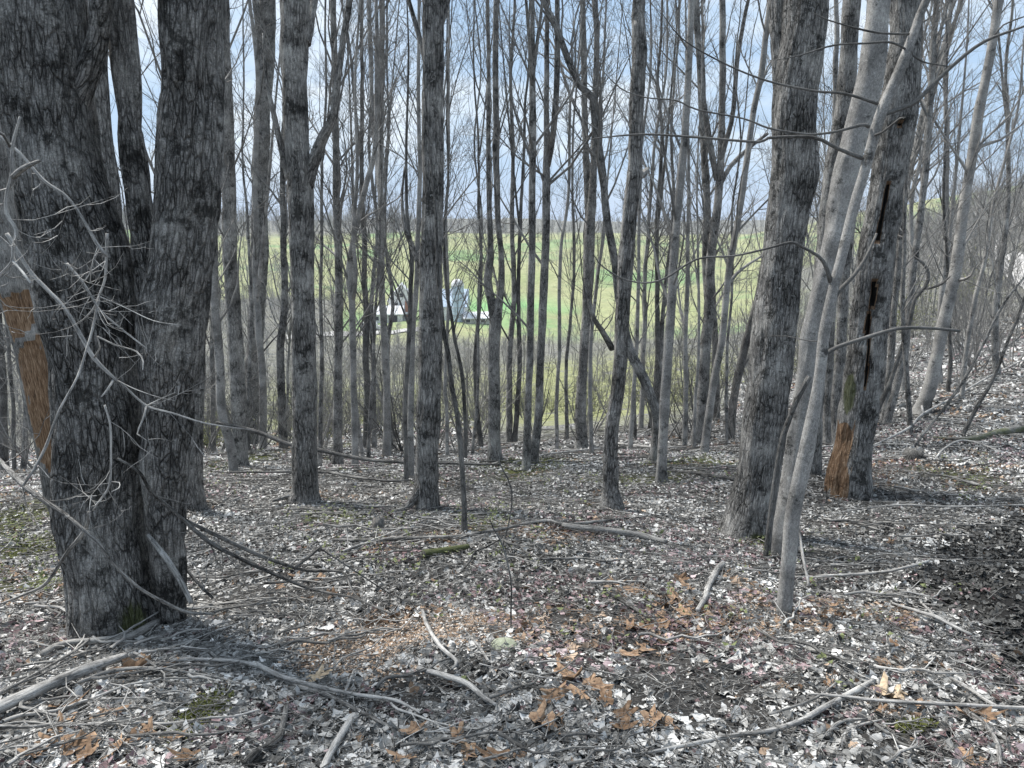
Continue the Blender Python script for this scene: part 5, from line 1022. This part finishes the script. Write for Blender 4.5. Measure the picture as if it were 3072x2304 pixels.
# branches in front of the massive tree
stick('forked_dead_branch', 'white zigzag dead branch hanging in front of the massive left tree', [(20, 700, 14), (88, 810, 14), (143, 870, 14), (194, 925, 15), (241, 1004, 16), (282, 1074, 15), (342, 1134, 12), (380, 1165, 9), (440, 1217, 8), (520, 1240, 7), (602, 1266, 6), (680, 1280, 5), (757, 1290, 3)], 'dead', D=3.35,
      forks=[[(340, 1140, 8), (325, 1165, 7), (305, 1190, 4)], [(440, 1217, 6), (428, 1260, 6), (412, 1302, 5), (440, 1322, 3)], [(440, 1217, 4), (485, 1195, 3), (527, 1177, 2)], [(282, 1074, 6), (300, 1040, 5), (292, 1010, 4)], [(350, 1140, 4), (400, 1165, 3), (470, 1190, 2), (525, 1202, 1.5)]])
stick('hanging_branch', 'pale hanging branch bending down over the massive trunk to the left', [(322, 700, 12), (319, 768, 11), (315, 837, 10), (296, 888, 9), (278, 930, 8), (236, 972, 5)], 'dead', D=3.3, forks=[[(298, 888, 8), (278, 986, 8), (259, 1050, 7), (240, 1110, 7), (222, 1152, 7), (176, 1236, 8), (139, 1337, 9), (100, 1410, 8), (69, 1458, 7)], [(296, 888, 3), (370, 920, 3), (460, 962, 3), (543, 975, 2)]])
stick('hanging_branch', 'short pale branch stub with a ring-shaped twig over the massive trunk', [(314, 1215, 9), (331, 1277, 9), (333, 1360, 8), (331, 1439, 8), (319, 1476, 9), (300, 1500, 8), (278, 1532, 6)], 'dead', D=3.3, forks=[[(331, 1445, 3), (358, 1448, 3), (356, 1465, 3), (335, 1475, 2)]])
stick('forked_dead_branch', 'white gnarled dead branch at the upper left edge', [(60, 350, 8), (38, 440, 13), (35, 523, 14), (22, 580, 16), (20, 640, 16), (48, 690, 14), (40, 740, 14), (35, 785, 12), (10, 815, 12), (-30, 850, 12)], 'dead', D=3.1, forks=[[(40, 530, 18), (70, 505, 18), (110, 486, 11), (122, 482, 6)], [(38, 783, 8), (70, 820, 8), (92, 850, 6)], [(30, 440, 9), (10, 405, 10), (-20, 390, 10)]])
stick('hanging_branch', 'long thin pale pole sloping across the massive trunk', [(-10, 400, 10), (60, 460, 11), (130, 540, 12), (200, 590, 11), (250, 660, 11), (290, 730, 13), (320, 768, 12)], 'dead', D=3.2)
stick('hanging_branch', 'pale broken pole sloping down to the right stem of the massive tree', [(200, 790, 10), (250, 850, 11), (300, 930, 9), (350, 975, 8), (400, 1015, 7), (440, 1045, 5)], 'dead', D=3.25, forks=[[(294, 1010, 6), (345, 1035, 6), (410, 1055, 5), (430, 1085, 5), (428, 1110, 3)]])
stick('hanging_branch', 'dark limb lying against the foot of the orange dead trunk', [(-40, 1350, 18), (0, 1384, 20), (69, 1453, 22), (130, 1500, 20), (185, 1536, 18), (240, 1580, 16), (296, 1629, 13), (350, 1700, 11), (417, 1763, 11), (500, 1810, 12), (565, 1837, 12), (640, 1842, 10)], 'greydead', D=[3.8, 3.7, 3.5, 3.4, 3.35, 3.3, 3.3, 3.35, 3.4, 3.5, 3.6, 3.75])
stick(ST, 'smooth stick leaning up to the left trunk from the mossy bank', [(268, 1536, 13), (255, 1590, 14), (199, 1661, 14), (139, 1749, 13), (80, 1780, 9), (0, 1812, 8)], 'greydead', D=[3.3, 3.35, 3.45, 3.6, 3.8, 3.9])
stick('forked_branch', 'long dark branch sweeping right from the massive tree to the centre', [(352, 1375, 10), (417, 1416, 12), (454, 1476, 12), (514, 1527, 13), (625, 1624, 17), (700, 1665, 17), (768, 1698, 15), (898, 1754, 13), (980, 1778, 11), (1064, 1795, 9), (1175, 1842, 6)], 'dark', D=[3.55, 3.6, 3.7, 3.8, 3.95, 4.05, 4.15, 4.25, 4.2, 4.15, 4.0])
stick('forked_branch', 'second dark branch just above it, ending in a sharp bend by the forked twig', [(440, 1480, 10), (523, 1541, 14), (648, 1605, 16), (768, 1661, 16), (884, 1703, 14), (935, 1712, 15), (1027, 1717, 10), (1055, 1768, 8), (1101, 1823, 5)], 'dark', D=[4.0, 4.1, 4.25, 4.4, 4.5, 4.52, 4.5, 4.35, 4.15], forks=[[(884, 1703, 11), (920, 1675, 10), (960, 1642, 8)], [(960, 1645, 5), (1060, 1710, 5), (1160, 1775, 4), (1240, 1815, 3)]])
stick(ST, 'pale stout stick leaning against the right stem of the massive tree', [(444, 1605, 16), (480, 1650, 20), (509, 1689, 22), (545, 1750, 22), (574, 1809, 18)], 'dead', D=[3.9, 3.85, 3.8, 3.78, 3.78])
stick(ST, 'dark thin stick right of the pale stout leaning stick', [(500, 1647, 9), (560, 1710, 12), (600, 1755, 12), (639, 1795, 10)], 'dark', D=[4.2, 4.2, 4.15, 4.15])
stick('bent_twig', 'thin bent twig standing up from the litter at the centre', [(1533, 1905, 6), (1533, 1830, 7), (1533, 1750, 7), (1518, 1670, 7), (1500, 1619, 6), (1480, 1585, 5), (1470, 1560, 3)], 'dark', D=[3.85, 3.85, 3.86, 3.88, 3.9, 3.9, 3.9], cat='twig')
stick('bent_twig', 'arched thin stem with a curled tip above the crossing logs', [(1508, 1640, 6), (1528, 1560, 6), (1536, 1486, 6), (1525, 1440, 6), (1509, 1410, 6), (1490, 1370, 5), (1472, 1333, 4)], 'dark', D=5.4, cat='twig')
stick('bent_twig', 'long curved twig arching over the litter left of the arched stem', [(1500, 1619, 4), (1460, 1640, 7), (1425, 1656, 8), (1405, 1690, 8), (1356, 1744, 8), (1300, 1780, 7), (1245, 1809, 5)], 'dark', D=[5.0, 5.0, 5.0, 4.95, 4.8, 4.65, 4.5], cat='twig')
# generic foreground sticks: a few dozen of a kind
g = np.random.default_rng(909)
REG = [(40, 620, 1800, 2290, 46, 'stick in the left brush pile'), (540, 1150, 1700, 2000, 36, 'stick among the sweeping branches'), (2400, 3050, 1450, 1800, 20, 'stick on litter below the hollow tree'),
       (2350, 3050, 1850, 2290, 10, 'stick near the lower right crooked stick'), (1500, 2300, 1650, 1950, 9, 'stick on the leafy middle ground'), (900, 1700, 1480, 1700, 14, 'stick around the crossing logs'),
       (1700, 3000, 1250, 1420, 22, 'stick on the slope behind right trunks'), (1000, 1900, 2020, 2290, 13, 'stick in the bottom centre litter')]
for (u0, u1, v0, v1, n_, lb) in REG:
    for k in range(n_):
        u, v = g.uniform(u0, u1), g.uniform(v0, v1); p = hit(u, v); a_ = g.normal(.25, .6) if u < 700 else g.normal(0, .5); L_ = g.uniform(.22, .85) * (p[1] / 4) ** .7; m_ = 8; t_ = np.linspace(-.5, .5, m_); bend = g.normal(0, .2)
        x_ = p[0] + math.cos(a_) * t_ * L_ - math.sin(a_) * t_ ** 2 * bend * L_ + g.normal(0, .035, m_) * L_; y_ = p[1] + math.sin(a_) * t_ * L_ + math.cos(a_) * t_ ** 2 * bend * L_ + g.normal(0, .035, m_) * L_
        zz = ground(x_, y_); z_ = np.maximum(zz, zz.mean()) + .035 + g.uniform(0, .03); r_ = g.uniform(.003, .009) * (p[1] / 4) ** .4
        P = np.stack([x_, y_, z_], -1); R = r_ * np.linspace(1.2, .5, m_); T = Tubes(); T.add(*spline(P, R, L_ / 14), 6)
        for q_ in range(3):
            i_ = g.integers(1, 5); d_ = unit(np.array([math.cos(a_ + g.choice([-.7, .7])), math.sin(a_ + g.choice([-.7, .7])), .15])); T.add(np.array([P[i_], P[i_] + d_ * L_ * .15, P[i_] + d_ * L_ * .28]), [r_ * .5, r_ * .4, r_ * .2], 4)
        mk_ = [('pale', 'dead'), ('grey', 'greydead'), ('dark', 'darktwig')][g.integers(3)]; o = T.build('fallen_stick', M[mk_[1]], None, tuple(float(c_) for c_ in P[0])); tag(o, '%s %s %s %s %s' % (mk_[0], 'longish' if L_ > .55 * (p[1] / 4) ** .7 else 'short', lb.replace('pale ', ''), 'rising right' if a_ > .35 else 'falling right' if a_ < -.35 else 'lying level', 'on the nearer side' if v > (v0 + v1) / 2 else 'on the farther side'), 'stick', 'thin sticks fallen on the litter')
# stumps and a stone
def stump(u, v, w, h, label, bk, msk, lean=0):
    p = hit(u, v); r_ = float(px_radius(w, p)); root = empty('tree_stump', p, label, 'stump')
    P = np.array([p + [0, 0, -.05], p + [lean * h * .5, 0, h * .5], p + [lean * h, 0, h]])
    def f_(a, z, R_, P_): return R_ * .35 * (vnoise(np.stack([a * 1.5, z * 8, z * 0], -1), 6) - .5), 0 * R_ + msk
    trunk_mesh('stump', P, np.array([r_ * 1.2, r_, r_ * .75]), M[bk], root, 28, .03, .2, .004, 26, .3, 4, f_, int(u) % 50, True, 0)
    rngs = np.random.default_rng(int(u)); T = Tubes()
    for k in range(7):
        a_ = rngs.uniform(0, 6.28); q = P[-1] + [math.cos(a_) * r_ * .5, math.sin(a_) * r_ * .5, -.02]; T.add(np.array([q, q + [0, 0, h * .15], q + [0, 0, h * rngs.uniform(.2, .45)]]), [r_ * .25, r_ * .18, r_ * .03], 5)
    T.build('splinters', M['dead'], root, tuple(float(c_) for c_ in p))
stump(1135, 1590, 34, .12, 'small rusty rotten stump on the litter left of the crossing logs', 'dark', .45)
stump(2742, 1378, 52, .14, 'charred black stump with an orange side on the right slope', 'dark', .1)
stump(2040, 1300, 24, .28, 'dark jagged stump behind the smooth pale trunk', 'dark', 0, .3)
stump(452, 1660, 38, .22, 'broken grey stump wedged between the stems of the massive tree', 'greydead', 0)
bm_p = hit(1512, 1945); gk = np.random.default_rng(8)
n_u, n_v = 24, 14; Vr = []
for i_ in range(n_v + 1):
    for j_ in range(n_u):
        a_, b_ = j_ * 2 * math.pi / n_u, i_ * math.pi / n_v; d_ = np.array([math.sin(b_) * math.cos(a_), math.sin(b_) * math.sin(a_), math.cos(b_)]); k_ = 1 + .35 * (float(vnoise(d_ * 1.7 + 5, 2)) - .5); Vr.append(d_ * [.075, .055, .03] * k_)
Vr = np.array(Vr) + bm_p + [0, 0, .012]; Fr = np.array([(i_ * n_u + j_, (i_ + 1) * n_u + j_, (i_ + 1) * n_u + (j_ + 1) % n_u, i_ * n_u + (j_ + 1) % n_u) for i_ in range(n_v) for j_ in range(n_u)])
tag(mesh('flat_stone', Vr, [Fr], flat_mat('mossy_stone', (.16, .18, .12), (.36, .38, .30), 40, .5, .004), None, None, True, tuple(float(c_) for c_ in bm_p)), 'flat greenish stone lying alone in the litter near the bent twig', 'stone')

# ------------------------------------------------------------------ thin valley haze
V, F = [], []; box(V, F, -2750, 2750, -2750, 2750, float(ZG.min()) - 60, 110)
hz = bpy.data.meshes.new('haze'); hz.from_pydata(V, [], F); ho = bpy.data.objects.new('haze', hz); COL.objects.link(ho); ho['kind'] = 'stuff'; ho['label'] = 'thin pale haze in the air over the valley'
hm_ = bpy.data.materials.new('haze'); hm_.use_nodes = True; hn = hm_.node_tree.nodes; hn.clear(); ov = hn.new('ShaderNodeOutputMaterial'); pv = hn.new('ShaderNodeVolumePrincipled')
pv.inputs['Color'].default_value = (.82, .88, 1.0, 1); pv.inputs['Density'].default_value = .00022; hm_.node_tree.links.new(pv.outputs[0], ov.inputs['Volume']); hz.materials.append(hm_)
